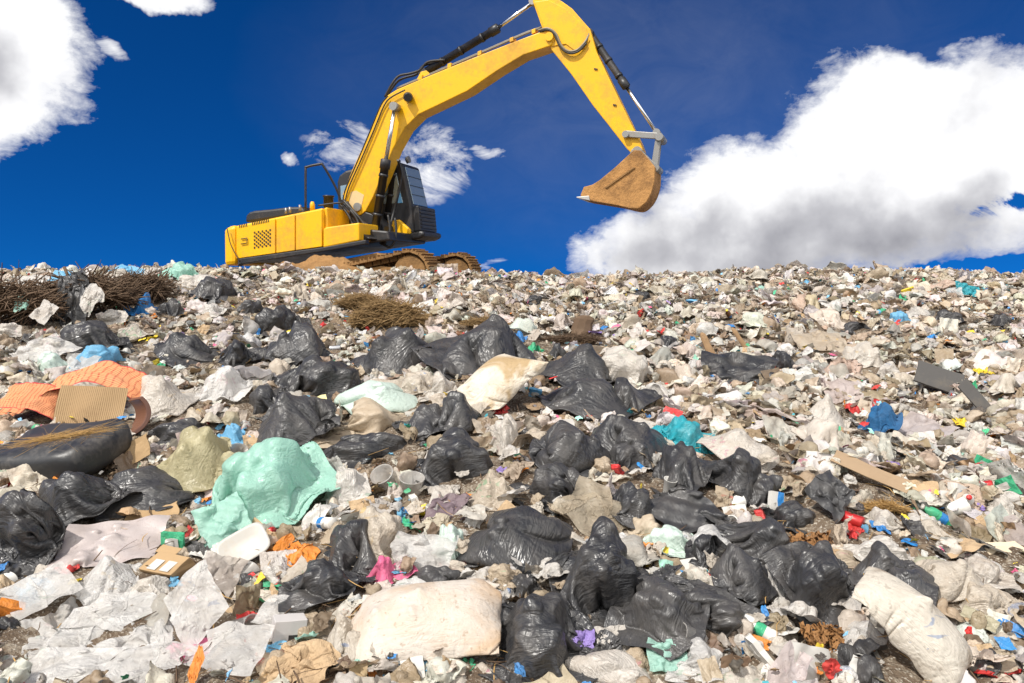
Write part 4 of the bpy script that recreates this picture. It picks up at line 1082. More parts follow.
sheet('plastic_bag', 'S', 5, 381, 570, 34, 28, PINK, 'pink bag left of the half hidden black bag', 'plastic bag')
sheet('plastic_film', 'H', 8, 282, 612, 60, 36, CL, 'grey clear film above the small grey carton', lean=40)
sheet('plastic_film', 'H', 6, 425, 552, 70, 44, CL, 'clear film with wrappers left of the red wrapped bottle bag', lean=42)
sheet('plastic_film', 'H', 4, 215, 575, 66, 50, film('smoky_film', [(.40, .35, .31)], rough=.3, dirt=.3, transl=.2, clear=.25, bump=.2), 'smoky brown film below the white foam tray', lean=45)
sheet('cloth', 'B', 4, 990, 670, 56, 24, RED, 'red cloth at the lower right corner')
sheet('plastic_bag', 'S', 2, 448, 543, 36, 38, PMINT, 'green and white bottle bag with red wrapping', 'plastic bag')
sheet('plastic_scrap', 'B', 1, 452, 566, 34, 16, RED, 'red wrapping at the foot of the bottle bag')
sheet('orange_peel', 'B', 0, 303, 553, 34, 26, ORG, 'orange peel coloured scrap left of the black bag', 'scrap')
sheet('plastic_scrap', 'B', 3, 984, 372, 24, 12, YLW, 'yellow bag scrap right of the grey boards')
sheet('plastic_scrap', 'B', 5, 962, 424, 18, 14, YLW, 'yellow wrapper below the grey boards')
sheet('plastic_scrap', 'B', 6, 854, 409, 20, 13, RED, 'red wrapper left of the dark blue cloth')
sheet('plastic_scrap', 'G', 3, 968, 290, 22, 20, TEAL, 'bright blue strip standing under the crest at right', lean=70, roll=35)
sheet('plastic_scrap', 'D', 0, 901, 317, 24, 13, LBLUE, 'light blue bag high on the right slope')
sheet('plastic_scrap', 'D', 1, 690, 302, 34, 6, LBLUE, 'light blue flattened bag under the crest below the bucket')
sheet('plastic_scrap', 'B', 7, 518, 337, 20, 13, BLUE, 'blue wrapper right of the biggest round bin bag')
sheet('plastic_scrap', 'B', 2, 535, 348, 20, 12, GRN, 'green and yellow wrapper right of the blue wrapper')
sheet('plastic_scrap', 'B', 4, 880, 527, 20, 13, BLUE, 'blue wrapper under the white bag beside the straw mat')
sheet('plastic_scrap', 'B', 1, 852, 530, 24, 18, RED, 'red and cream wrapper left of the blue wrapper by the straw mat')
sheet('plastic_scrap', 'G', 2, 755, 640, 32, 18, ORG, 'orange ribbon at the foot of the black plastic', yaw=60, lean=40)
sheet('plastic_scrap', 'G', 0, 196, 668, 16, 44, ORG, 'orange strap at the bottom left', lean=60)
sheet('plastic_scrap', 'B', 0, 190, 650, 46, 24, PINK, 'red pink wrapper beside the orange strap')
sheet('plastic_scrap', 'B', 3, 62, 623, 60, 14, RED, 'dark red wrapper under the long clear film')
sheet('plastic_scrap', 'B', 6, 66, 566, 26, 16, RED, 'red snack packet on the pinkish grey sheet')
sheet('plastic_scrap', 'B', 5, 345, 388, 26, 22, colour('patterned_wrapper', (.62, .50, .48)), 'pink white wrapper left of the pale mint bag')
sheet('plastic_scrap', 'L', 4, 318, 402, 22, 16, colour('pale_yellow', (.78, .70, .34)), 'pale yellow packet on the wide slack black bag', lean=45)
sheet('plastic_scrap', 'B', 6, 497, 408, 26, 14, RED, 'red wrapper under the orange smeared sack')
sheet('plastic_scrap', 'B', 2, 462, 421, 12, 22, RED, 'red wrapper right of the shiny black bag')
sheet('plastic_scrap', 'H', 3, 584, 642, 24, 26, VIO, 'violet scrap poking out right of the nearest black bag', lean=45)
sheet('plastic_scrap', 'B', 3, 480, 378, 12, 26, ORG, 'orange smear of paint on the stained cream sack', lean=75)
sheet('plastic_scrap', 'L', 1, 640, 424, 34, 14, WH, 'white patterned wrapper on the folded black bag', lean=50)

# ---- the woven mat, leather and cardboard at the left
def mat_weave():
    m, t, b, out = new_mat('orange_check_cloth')
    co = t.add('ShaderNodeTexCoord').outputs['UV']
    s = t.add('ShaderNodeSeparateXYZ', ins={0: co})
    fx = t.math('FRACT', t.math('MULTIPLY', s.outputs[0], 26)); fy = t.math('FRACT', t.math('MULTIPLY', s.outputs[1], 26))
    lx = t.math('LESS_THAN', t.math('ABSOLUTE', t.math('SUBTRACT', fx, .5)), .13); ly = t.math('LESS_THAN', t.math('ABSOLUTE', t.math('SUBTRACT', fy, .5)), .10)
    c = t.mix(lx, (.62, .22, .11), (.42, .085, .05)); c = t.mix(t.math('MULTIPLY', ly, .8), c, (.78, .52, .20))
    edge = t.math('GREATER_THAN', t.math('ABSOLUTE', t.math('SUBTRACT', s.outputs[1], .5)), .475)
    c = t.mix(edge, c, (.50, .04, .05))
    n = t.noise(t.add('ShaderNodeTexCoord').outputs['Object'], 6, 5)
    c = t.mix(t.math('MULTIPLY', t.ramp(n, [(.45, 0), (.75, 1)]), .35), c, (.36, .22, .13))
    t.l.new(c, b.inputs['Base Color']); b.inputs['Roughness'].default_value = .75; b.inputs['Specular IOR Level'].default_value = .2
    return m
WEAVE = mat_weave()
def folded_sheet(pts, nv, width, seed, ripple=.05):
    """a cloth swept along a path of (x, z, y) with ripples"""
    P = np.array(smoothpts([(x, y, z) for x, z, y in pts], 8)); nu = len(P)
    t = np.linspace(-.5, .5, nv)
    V = np.zeros((nu, nv, 3)); V += P[:, None]
    s = np.linspace(0, 1, nu)[:, None]
    V[..., 1] += t[None]*width*.8; V[..., 2] += t[None]*width*.62
    V[..., 2] += ripple*vnoise(s*9+0*t, t[None]*5+0*s, seed)+ripple*.5*vnoise(s*20+0*t, t[None]*10+0*s, seed+1)
    V[..., 0] += ripple*.8*vnoise(s*7+0*t, t[None]*6+0*s, seed+2)
    return (V.reshape(-1, 3), nu, nv, False)
fs = folded_sheet([(-.5, -.1, 0), (-.32, -.02, .02), (-.2, .06, 0), (-.12, .17, -.03), (-.02, .24, 0), (.1, .30, .04), (.25, .29, .06), (.4, .2, .05), (.5, .1, .03)], 26, .34, 3, .025)
o = put('woven_mat', fs, 72, 393, 150, 68, WEAVE, 'orange checked woven mat with red hem thrown over cardboard', 'mat', yaw=0, lean=0, deep=.8)
fs2 = folded_sheet([(-.5, .3, 0), (-.2, .34, 0), (.1, .25, .02), (.3, .05, 0), (.45, -.3, 0)], 22, .9, 8, .05)
o = put('woven_mat', fs2, 38, 405, 76, 46, WEAVE, 'lower fold of orange checked mat hanging over the cardboard at the left edge', 'mat', yaw=0, lean=20, deep=.7)
def corrug(sx, sz, n, amp, seed):
    x = np.linspace(-sx/2, sx/2, n*6+1); z = np.linspace(-sz/2, sz/2, 9)
    X, Z = np.meshgrid(x, z, indexing='ij')
    Y = amp*np.sin(X/sx*n*6.283)+.04*vnoise(X*3, Z*3, seed)
    return (np.stack([X, Y, Z], -1).reshape(-1, 3), len(x), 9, False)
put('cardboard_sheet', corrug(1, .55, 36, .005, 4), 91, 406, 66, 42, CARD, 'torn corrugated cardboard under the orange mat', 'cardboard', yaw=8, lean=-20, deep=.6)
def rounded_slab(n=24, m=18, p=5, th=.28, seed=1):
    """a padded cushion"""
    u = np.linspace(0, 2*np.pi, 48, endpoint=False); vv = np.linspace(-np.pi/2, np.pi/2, 22)
    U, V = np.meshgrid(u, vv, indexing='ij')
    sp = lambda a, e: np.sign(a)*np.abs(a)**e
    x = sp(np.cos(V), .35)*sp(np.cos(U), .35)*.5; y = sp(np.cos(V), .35)*sp(np.sin(U), .35)*.36; z = sp(np.sin(V), .55)*th/2
    z = z+.018*vnoise(x*9, y*9, seed)+.02*np.cos(x*9)*np.cos(y*6)
    return (np.stack([x, y, z], -1).reshape(-1, 3), 48, 22, True)
cush = put('seat_cushion', rounded_slab(), 56, 452, 136, 66, LEATH, 'black leather seat cushion with piped seam at the left edge', 'cushion', yaw=-14, lean=22, roll=-4, deep=.9, bury=0)
ring = [(math.copysign(abs(math.cos(a))**.35, math.cos(a))*.505, math.copysign(abs(math.sin(a))**.35, math.sin(a))*.365, -.01) for a in np.linspace(0, 6.2832, 61)]
# brown curved leather case
cv = []; nn = 14
for i in range(nn+1):
    a = -.9+1.8*i/nn
    for (r, y) in ((.5, -.5), (.5, .5), (.42, .5), (.42, -.5)): cv.append((math.cos(a)*r*.8, y*.5, math.sin(a)*r*1.3))
cf = []
for i in range(nn):
    for k in range(4): cf.append((i*4+k, i*4+(k+1) % 4, i*4+4+(k+1) % 4, i*4+4+k))
cf += [(3, 2, 1, 0), (nn*4, nn*4+1, nn*4+2, nn*4+3)]
put_parts('leather_case', [('case', np.array(cv) @ eul(0, 0, 40).T, cf, BROWNL)], 137, 416, 26, 40, 'curved brown leather case standing left of the bright white bag', 'case', bevel=.006, lean=-8)
# dry palm fronds over the cushion
v, f = fibres(150, np.array([1.0, .22, .06]), .9, (1, .1, .10), .26, .004, 5, droop=.15, segs=7)
v[:, 2] += .25*(v[:, 0])
o = put_parts('palm_frond', [('frond', v, f, PALM)], 62, 438, 124, 38, 'dry palm frond lying across the black leather cushion', 'palm frond', lean=0, deep=.5, front=1.7); 
# boxes, trays and cards
def labelled_box():
    rot = eul(8, -4, -22)
    b = ('box', *box_vf(1, .75, .42, n=4, jit=.03, rot=rot), CARD)
    l1 = ('paper_label', *box_vf(.27, .40, .01, (-.16, -.12, .222), n=1), PAPER); l2 = ('paper_label', *box_vf(.27, .40, .01, (.22, -.10, .222)), PAPER)
    fl = ('flap', *box_vf(.6, .3, .02, (-.30, .50, .18), rot=None, n=3, jit=.03), CARD)
    out = [b]
    for nm, v, f, m in (l1, l2, fl): out.append((nm, v @ rot.T, f, m))
    return out
box_o = put_parts('cardboard_box', labelled_box(), 168, 563, 54, 38, 'small crushed cardboard box with two white paper labels', 'box', lean=38, bevel=.004)
def tray():
    v = []; f = []
    prof = [(.5, .36, .0), (.5, .36, .02), (.44, .30, .02), (.36, .23, -.10), (.0, .0, -.10)]
    n = 28
    for a, b, z in prof:
        for k in range(n):
            t = k/n*6.2832; c, s = math.cos(t), math.sin(t)
            v.append((math.copysign(abs(c)**.45, c)*a, math.copysign(abs(s)**.45, s)*b, z))
    for i in range(len(prof)-1):
        for k in range(n): f.append((i*n+k, i*n+(k+1) % n, (i+1)*n+(k+1) % n, (i+1)*n+k))
    return np.array(v), f
tv, tf = tray()
put_parts('foam_tray', [('tray', tv @ eul(0, 0, 35).T, tf, FOAM)], 243, 546, 52, 46, 'white foam tray with food stains in front of the mint sheet', 'tray', lean=48, smooth=True)
put_parts('foam_tray', [('tray', tv @ eul(0, 0, -15).T, tf, FOAM)], 280, 514, 40, 24, 'white foam tray tucked under the edge of the mint sheet', 'tray', lean=40, smooth=True)
put_parts('white_card', [('card', *box_vf(1, .8, .02, n=4, jit=.03, rot=eul(0, 0, 20)), PAPER)], 686, 568, 46, 22, 'white card beside the large folded black bag', 'card', lean=30)
put_parts('foam_sheet', [('foam', *box_vf(1, .5, .06, n=4, jit=.03, rot=eul(0, 0, -15)), FOAM)], 487, 579, 42, 18, 'white foam piece right of the half hidden black bag', 'foam', lean=25)
carton = [('carton', *box_vf(1, .6, .8, n=2, jit=.02, rot=eul(0, 6, 25)), paint('grey_carton', (.50, .47, .45), rough=.6, dirt=.3)),
          ('window', box_vf(.3, .01, .22, (.1, -.31, -.15))[0] @ eul(0, 6, 25).T, box_vf(1, 1, 1)[1], DARK)]
put_parts('small_carton', carton, 289, 630, 36, 32, 'small grey carton with a dark window left of the round cream bag', 'carton', lean=8, bevel=.003)
put_parts('cardboard_piece', [('c', *box_vf(1, .7, .05, n=5, jit=.06, rot=eul(0, 0, 20)), CARD)], 137, 450, 24, 34, 'pale cardboard piece left of the yellowish bag', 'cardboard', lean=70)
put_parts('cardboard_piece', [('c', *box_vf(1, .6, .03, n=5, jit=.08, rot=eul(0, 0, 10)), CARD)], 152, 512, 52, 20, 'torn brown cardboard below the ribbed black bag', 'cardboard', lean=30)
put_parts('cardboard_piece', [('c', *box_vf(1, .5, .03, n=5, jit=.08, rot=eul(0, 0, -18)), CARD)], 464, 568, 40, 14, 'brown cardboard strip right of the red wrapping', 'cardboard', lean=25)
put_parts('cardboard_piece', [('c', *box_vf(1, .7, .03, n=5, jit=.06, rot=eul(0, 0, 5)), paint('cream_board', (.62, .52, .38), rough=.8, dirt=.4))], 1004, 550, 50, 20, 'cream board at the right edge', 'board', lean=30)
put_parts('plywood_plank', [('p', *box_vf(1, .26, .014, n=4, jit=.02, rot=eul(0, 0, -38)), PLYM)], 870, 471, 74, 42, 'weathered plywood plank lying on the right slope', 'plank', lean=38, deep=1.3, bevel=.004)
put_parts('grey_board', [('b', *box_vf(.8, .55, .04, n=3, jit=.015, rot=eul(0, 0, -28)), SLAB)], 939, 378, 46, 38, 'wide grey board leaning on the right slope', 'board', lean=52, bevel=.004)
put_parts('grey_board', [('b', *box_vf(.35, .8, .04, n=3, jit=.015, rot=eul(0, 0, 35)), SLAB)], 975, 397, 30, 40, 'narrow grey board standing right of the wide one', 'board', lean=60, bevel=.004)
def stake(seed):
    prof = [(.10, -.5), (.11, -.2), (.095, .1), (.10, .3), (.075, .42), (.03, .5), (.0, .5)]
    v, f = lathe_vf(prof, 9); g = np.random.default_rng(seed)
    v = v*[1, .7, 1]; v[:, :2] += .02*vnoise(v[:, 2:3]*5, v[:, :1]*9, seed)
    return v, f
v, f = stake(1); put_parts('wooden_stake', [('s', v, f, WOODM)], 709, 347, 17, 30, 'thicker wooden stake standing in the rubbish up the slope', 'stake', roll=-20, front=.45)
v, f = stake(2); put_parts('wooden_stake', [('s', v*[.8, .8, 1], f, WOODM)], 741, 340, 18, 26, 'thinner wooden stake leaning right of the thicker one', 'stake', roll=-32, front=.45)
v, f = stake(4); put_parts('tree_stump', [('s', v*[2.6, 2.6, 1], f, TWIG)], 582, 326, 26, 22, 'dark tree stump above the fluffy white bag', 'stump', roll=12)
# straw, twigs, leaves
def heap(name, label, cat, n, size, length, main, spread, thick, seed, mat, cx, cy, w, h, kind=None, **k):
    v, f = fibres(n, np.array(size), length, main, spread, thick, seed, hollow=True)
    o = put_parts(name, [(name, v, f, mat)], cx, cy, w, h, label, cat, **k)
    if kind: o['kind'] = kind
    return o
heap('straw_bundle', 'larger bundle of dry straw above the broad black bag', 'straw', 1500, (1, .5, .75), .4, (1, .2, .1), .5, .006, 1, STRAW, 392, 314, 98, 44)
heap('straw_bundle', 'smaller rolled bundle of dry straw behind the larger one', 'straw', 700, (1, .5, .6), .5, (1, .1, .05), .4, .007, 2, STRAW, 360, 301, 60, 28)
heap('straw_bundle', 'thin straw bundle left of the biggest round bin bag top', 'straw', 500, (1, .4, .4), .5, (1, .1, -.2), .4, .007, 12, STRAW, 486, 322, 60, 22)
heap('brushwood', 'low brushwood left of the tree stump', 'brushwood', 600, (1, .4, .35), .4, (1, 0, .1), .6, .006, 3, TWIG, 570, 339, 76, 18)
heap('straw_mat', 'brown straw mat below the plywood plank', 'straw mat', 700, (1, .5, .35), .5, (1, .3, -.3), .3, .008, 4, PALM, 886, 508, 56, 28)
for i, (cx, cy, w, h) in enumerate(((20, 298, 120, 76), (84, 293, 130, 70), (140, 288, 80, 50))):
    heap('brush_heap', ['wide tangled heap of dead brush at the left edge under the crest', 'middle tangle of dead brush holding a hanging plastic strip', 'right tangle of dead brush left of the mint bag on the crest'][i], 'brushwood', 620, (1, .6, .6), .55, (1, .1, .15), .5, .0085, 20+i, TWIG, cx, cy, w, h)
for k, (ax, ay, bx, by, lab) in enumerate(((2, 300, 70, 272, 'bare branch slanting up across the left brush heap'), (60, 270, 82, 318, 'bare branch bending down beside the hanging strip'), (96, 312, 150, 274, 'bare branch slanting up through the right brush tangle'), (28, 280, 52, 324, 'short bare branch in the left brush heap'))):
    a = hit(ax, ay); b = hit(bx, by); t_ = (a[1]+b[1])/2-.25
    p0 = EYE+ray(ax, ay)*t_; p1 = EYE+ray(bx, by)*t_
    pts = [p0+(p1-p0)*s+np.array([.05*math.sin(s*7+k), .03*math.cos(s*5), .06*math.sin(s*9+k)]) for s in np.linspace(0, 1, 8)]
    bm = bmesh.new(); c0 = np.mean(pts, 0); tube_into(bm, [p-c0 for p in pts], [.022*(1.1-.6*i/7) for i in range(8)], 7)
    me = bpy.data.meshes.new('branch'); bm.to_mesh(me); bm.free(); me.polygons.foreach_set('use_smooth', np.ones(len(me.polygons), bool))
    br = link('branch', me, TWIG); br.location = c0; tag(br, lab, 'branch', 'bare branches in the brush heap')
def leaves(name, n, cx, cy, w, h, label, seed):
    g = np.random.default_rng(seed); V = []; Fc = []
    for i in range(n):
        pr = lower(SHEET[i % 10], 6); v = pr[0]*[.30, .12, .22]
        v = v @ eul(*g.uniform(-50, 50, 2), g.uniform(0, 360)).T + g.uniform(-.5, .5, 3)*[1, .6, .25]
        Fc.append(grid_faces(pr[1], pr[2], False, sum(len(x) for x in V))); V.append(v)
    o = put_parts(name, [(name, np.concatenate(V), np.concatenate(Fc), LEAF)], cx, cy, w, h, label, 'dead leaves', lean=15)
    o['kind'] = 'stuff'
leaves('dead_leaves', 110, 812, 545, 52, 32, 'brown dead leaves spilling between black plastic', 1)
leaves('dead_leaves', 90, 824, 640, 48, 36, 'brown dead leaves under the draped black plastic', 2)
for k, (cx, cy, w, h, m, fam, i, lab) in enumerate((
    (34, 282, 30, 16, WH, 'H', 2, 'white scrap caught high in the left brush heap'), (22, 302, 14, 22, MINT, 'B', 1, 'small green packet caught in the left brush heap'),
    (44, 312, 26, 26, CR, 'H', 5, 'cream rag hanging in the left brush heap'), (92, 300, 22, 34, WH, 'H', 1, 'white rag right of the hanging grey strip'),
    (8, 330, 24, 16, WH, 'S', 2, 'white bag at the left edge under the brush'), (60, 276, 24, 12, LBLUE, 'L', 1, 'pale blue packet on top of the brush'),
    (150, 275, 18, 16, CR, 'B', 3, 'cream rag between the tarpaulin and the mint crest bag'), (112, 318, 30, 18, WH, 'D', 2, 'white bag at the foot of the right brush tangle'))):
    sheet('plastic_scrap', fam, i, cx, cy, w, h, m, lab, 'plastic scrap', lean=55, front=1.3)
for k, (cx, cy, w, h, m, i, lab) in enumerate(((905, 640, 26, 22, RED, 0, 'red wrapper inside the big clear refuse sack'), (928, 655, 30, 24, KRAFT, 3, 'brown paper inside the big clear refuse sack'), (896, 612, 26, 22, MINT, 5, 'mint scrap inside the big clear refuse sack'), (918, 628, 30, 26, LEAF, 6, 'dead leaf mass inside the big clear refuse sack'))):
    sheet('plastic_scrap', 'B', i, cx, cy, w, h, m, lab, 'plastic scrap', front=.2 + .4)
for cx, cy, w, h, i, lab in ((58, 668, 124, 44, 2, 'clear film along the bottom left corner'), (150, 660, 96, 50, 5, 'white film left of the orange strap'), (112, 612, 90, 40, 1, 'clear film below the knotted translucent bag'), (415, 590, 60, 30, 3, 'clear film above the woven white sack')):
    sheet('plastic_film', 'P', i, cx, cy, w, h, CL, lab, lean=42)
# cups, bottles and packets
CLR = film('clear_cup', [(.55, .53, .50)], rough=.22, dirt=.4, dirtcol=(.35, .25, .16), transl=.2, clear=.45, bump=.1)
def cup_vf(rot, lid=True): return lathe_vf([(.0, -.5), (.26, -.5), (.29, -.45), (.38, .46), (.41, .48), (.41, .5), (.36, .49), (.25, -.42), (0, -.43)], 22, rot)
def bottle_parts(mat, capm, rot):
    v, f = lathe_vf([(0, -.5), (.13, -.5), (.15, -.47), (.15, -.3), (.14, -.27), (.15, -.24), (.15, .18), (.13, .27), (.06, .38), (.055, .44), (0, .44)], 18, rot)
    c, cf_ = lathe_vf([(0, .44), (.07, .44), (.07, .5), (0, .5)], 14, rot)
    return [('bottle', v, f, mat), ('cap', c, cf_, capm)]
v, f = cup_vf(eul(60, 10, 30)); put_parts('plastic_cup', [('c', v, f, CLR)], 237, 452, 22, 18, 'clear plastic cup between the yellowish and light blue bags', 'cup', smooth=True)
v, f = cup_vf(eul(20, 10, 0)); put_parts('plastic_cup', [('c', v, f, PAPER)], 670, 487, 15, 22, 'white cup with blue base between black bags', 'cup', smooth=True)
v, f = cup_vf(eul(75, 0, 70)); put_parts('plastic_cup', [('c', v, f, CLR)], 241, 627, 44, 24, 'clear cup lying left of the small grey carton', 'cup', smooth=True)
v, f = cup_vf(eul(50, 20, -40)); put_parts('plastic_cup', [('c', v, f, CLR)], 386, 480, 32, 32, 'clear cup among film right of the lumpy white bag', 'cup', smooth=True)
v, f = cup_vf(eul(30, -20, 40)); put_parts('plastic_cup', [('c', v, f, CLR)], 412, 486, 26, 30, 'clear cup left of the wrinkled black bag', 'cup', smooth=True)
v, f = lathe_vf([(0, .3), (.3, .28), (.46, .12), (.5, -.1), (.4, -.35), (.2, -.45), (0, -.46)], 20, eul(10, 0, 0)); put_parts('plastic_dome', [('c', v, f, CLR)], 543, 558, 24, 22, 'clear round plastic lid right of the black bag by the bottle bag', 'lid', smooth=True)
packet = [('p', *box_vf(.5, .2, 1, n=3, jit=.03, rot=eul(0, 8, 20)), PAPER), ('stripe', box_vf(.2, .03, 1.0, (.1, -.105, 0), n=3, jit=.03)[0] @ eul(0, 8, 20).T, box_vf(1, 1, 1, n=3)[1], BLUE)]
put_parts('packet', packet, 776, 504, 17, 26, 'blue and white packet standing between black bags', 'packet', lean=-10)
for i, (cx, cy, w, h, r, lab) in enumerate(((905, 395, 20, 9, (85, 0, 70), 'clear bottle right of the dark blue cloth'), (640, 355, 16, 8, (85, 0, 100), 'clear bottle above the fluffy white bag'), (412, 300, 14, 7, (80, 0, 60), 'clear bottle above the larger straw bundle'), (960, 470, 22, 10, (85, 0, 120), 'clear bottle right of the plywood plank'), (330, 660, 34, 16, (85, 0, 75), 'clear bottle below the round cream bag'))):
    put_parts('plastic_bottle', bottle_parts(CLR, [BLUE, WH, GRN, RED, BLUE][i], eul(*r)), cx, cy, w, h, lab, 'bottle', smooth=True)
# ---------------------------------------------------------------- everything between them
LAND = list(PLACED)
def covered(cx, cy, dep, grow=.9):
    for (x, y, w, h, d, o) in LAND:
        if ((cx-x)/(w*.5*grow))**2 + ((cy-y)/(h*.5*grow))**2 < 1 and dep < d+.25: return True
    return False
REFS = [(472, 345, 'the biggest round bin bag'), (427, 622, 'the woven white sack'), (908, 625, 'the big clear refuse sack'), (683, 435, 'the teal sack'), (272, 482, 'the mint green sheet'),
        (72, 393, 'the orange mat'), (192, 460, 'the yellowish bag'), (168, 563, 'the labelled box'), (870, 471, 'the plywood plank'), (880, 419, 'the dark blue cloth'), (939, 378, 'the grey boards'),
        (709, 347, 'the thicker stake'), (582, 326, 'the tree stump'), (392, 316, 'the larger straw bundle'), (80, 296, 'the dead brush'), (445, 262, 'the excavator tracks'), (235, 250, 'the excavator tail'),
        (624, 190, 'the bucket'), (592, 506, 'the beige film'), (598, 570, 'the large folded bag'), (548, 641, 'the nearest black bag'), (496, 384, 'the orange smeared sack'), (618, 367, 'the fluffy white bag'),
        (885, 576, 'the smooth round black bag'), (886, 508, 'the straw mat'), (776, 504, 'the blue and white packet'), (812, 545, 'the dead leaves'), (243, 546, 'the stained foam tray'), (300, 664, 'the brown paper'),
        (56, 452, 'the leather cushion'), (141, 305, 'the bright blue bag'), (365, 421, 'the bag of wrappers'), (968, 290, 'the bright blue strip'), (984, 372, 'the yellow scrap'), (826, 413, 'the rounded cream bag'),
        (863, 356, 'the printed white bag'), (989, 670, 'the red cloth'), (755, 640, 'the orange ribbon'), (448, 543, 'the bottle bag'), (180, 271, 'the mint crest bag'), (1004, 550, 'the cream board'), (740, 368, 'the ragged black plastic')]
ORD = ['', 'second', 'third', 'fourth', 'fifth', 'sixth', 'seventh', 'eighth', 'ninth', 'tenth', 'eleventh', 'twelfth']
PENDING = []     # (object, words, px, py)
def words_for(px, py):
    k = min(range(len(REFS)), key=lambda i: (REFS[i][0]-px)**2+(1.5*(REFS[i][1]-py))**2)
    x, y, n = REFS[k]; a = math.degrees(math.atan2(-(py-y)*1.3, px-x)) % 360
    w = ['right of', 'above and right of', 'above', 'above and left of', 'left of', 'below and left of', 'below', 'below and right of'][int(((a+22.5) % 360)//45)]
    return w+' '+n, math.hypot(px-x, py-y)
def finish_labels():
    seen = {}
    for o, what, px, py in PENDING:
        w, d = words_for(px, py); seen.setdefault(what+' '+w, []).append((d, o))
    for k, lst in seen.items():
        lst.sort(key=lambda q: q[0])
        for i, (d, o) in enumerate(lst):
            o['label'] = k if len(lst) == 1 else (k+', nearest' if i == 0 else k+', '+(ORD[i] if i < 12 else 'number %d' % (i+1))+' nearest')

def orient(v, gx_, gy_, tilt, g):
    n = np.array([-(hill(gx_+.1, gy_)-hill(gx_-.1, gy_))/.2, -(hill(gx_, gy_+.1)-hill(gx_, gy_-.1))/.2, 1.0])
    n = n+g.normal(0, tilt, 3); n /= np.linalg.norm(n)
    a = np.cross([0, 1, 0], n); a /= np.linalg.norm(a); b = np.cross(n, a)
    return v @ np.stack([a, b, n], 0)
FILL_LOW = {}
def filler(name, fam, px, py, size, mat, what, cat, group, g, squash=(.6, 1.0), tilt=.25, sink=.12, k=1):
    p = hit(px, py); dep = proj(p)[2]
    hp = size*F/dep
    if covered(px, py-hp*.25, dep): return None
    pr = fam[g.integers(len(fam))]
    pr = lower(pr, k)
    v = pr[0]*size*np.array([1, g.uniform(.7, 1.1), g.uniform(*squash)])
    v = v @ rotm('Z', g.uniform(0, 6.28)).T
    v = orient(v, p[0], p[1], tilt, g)
    o = link(name, mesh_of(name, v, grid_faces(pr[1], pr[2], pr[3])), mat); uv_grid(o, pr[1], pr[2])
    o.location = (p[0], p[1], float(hill(p[0], p[1]))-sink*size)
    o['category'] = cat; o['group'] = group
    PENDING.append((o, what, px, py-hp*.2))
    return o
g = np.random.default_rng(42)
SOLID = {n: film('pale_'+n, [c, c2], rough=.36, dirt=.38, dirtcol=(.36, .24, .13), transl=.32, bump=.44, crease=8, prints=.7) for n, c, c2 in (
    ('cream', (.64, .57, .475), (.68, .62, .54)), ('white', (.70, .67, .62), (.74, .71, .67)), ('beige', (.52, .42, .30), (.58, .48, .36)), ('greyish', (.48, .46, .43), (.56, .54, .50)))}
done = 0; tries = 0
while done < 330 and tries < 4000:
    tries += 1
    q = g.random()
    py = 286+(g.random()**.9)*392; px = g.uniform(-6, 1030)
    if px < 165 and py < 335: continue
    size = g.uniform(.16, .40)*(1.12 if py < 420 else .85)
    nm = ['cream', 'white', 'beige', 'greyish'][g.choice(4, p=[.42, .30, .18, .10])]
    r = g.random()
    fam, sh = (BAG_PUFF, 'plump') if r < .2 else (BAG_SLACK, 'lumpy') if r < .40 else (BAG_FLAT, 'flattened') if r < .68 else (SHEET, 'crumpled') if r < .88 else (BALL, 'balled up')
    sz = 'small' if size < .23 else 'large' if size > .32 else ''
    m = SOLID[nm] if g.random() < .85 else CL
    near_ = py > 430
    o = filler('plastic_bag', fam, px, py, size, m, ' '.join(w for w in (sz, sh, nm, 'plastic bag') if w), 'plastic bag', 'pale plastic bags strewn over the slope', g, k=(1 if fam is SHEET or fam is BALL else 2) if near_ else (2 if fam is SHEET or fam is BALL else 4), squash=(.6, 1.1))
    if o: done += 1
CS = [('blue', BLUE), ('light blue', LBLUE), ('red', RED), ('orange', ORG), ('yellow', YLW), ('green', GRN), ('pink', PINK), ('teal', TEAL), ('violet', VIO), ('mint', MINT)]
done = 0
while done < 170:
    py = 284+g.random()**.85*394; px = g.uniform(0, 1024)
    c, m = CS[g.choice(10, p=[.13, .13, .18, .10, .10, .10, .08, .08, .04, .06])]
    size = g.uniform(.07, .17)*(1.15 if py < 400 else .8)
    fam, sh = (BALL, 'crumpled') if g.random() < .6 else (SHEET, 'creased')
    if filler('plastic_scrap', fam, px, py, size, m, f'{sh} {c} plastic scrap', 'plastic scrap', 'bright plastic scraps', g, squash=(.6, 1.3), tilt=.4, sink=-.05, k=2 if py > 430 else 4): done += 1
done = 0
while done < 90:
    py = 284+g.random()*390; px = g.uniform(0, 1024)
    size = g.uniform(.12, .30)
    fam, sh = (BAG_FLAT, 'flattened') if g.random() < .5 else (BALL, 'crumpled')
    if filler('plastic_scrap', fam, px, py, size, BK_, f'{sh} black plastic scrap', 'plastic scrap', 'black plastic scraps', g, tilt=.35, sink=.05, k=2): done += 1
done = 0
while done < 110:
    py = 288+g.random()*390; px = g.uniform(0, 1024)
    size = g.uniform(.10, .24)
    m, n_ = ((KRAFT, 'brown paper') if g.random() < .6 else (PAPER, 'white paper'))
    if filler('paper_scrap', SHEET_FLAT if g.random() < .6 else SHEET, px, py, size, m, f'creased {n_} scrap', 'paper scrap', 'scraps of paper and card', g, tilt=.4, sink=-.05, k=2): done += 1
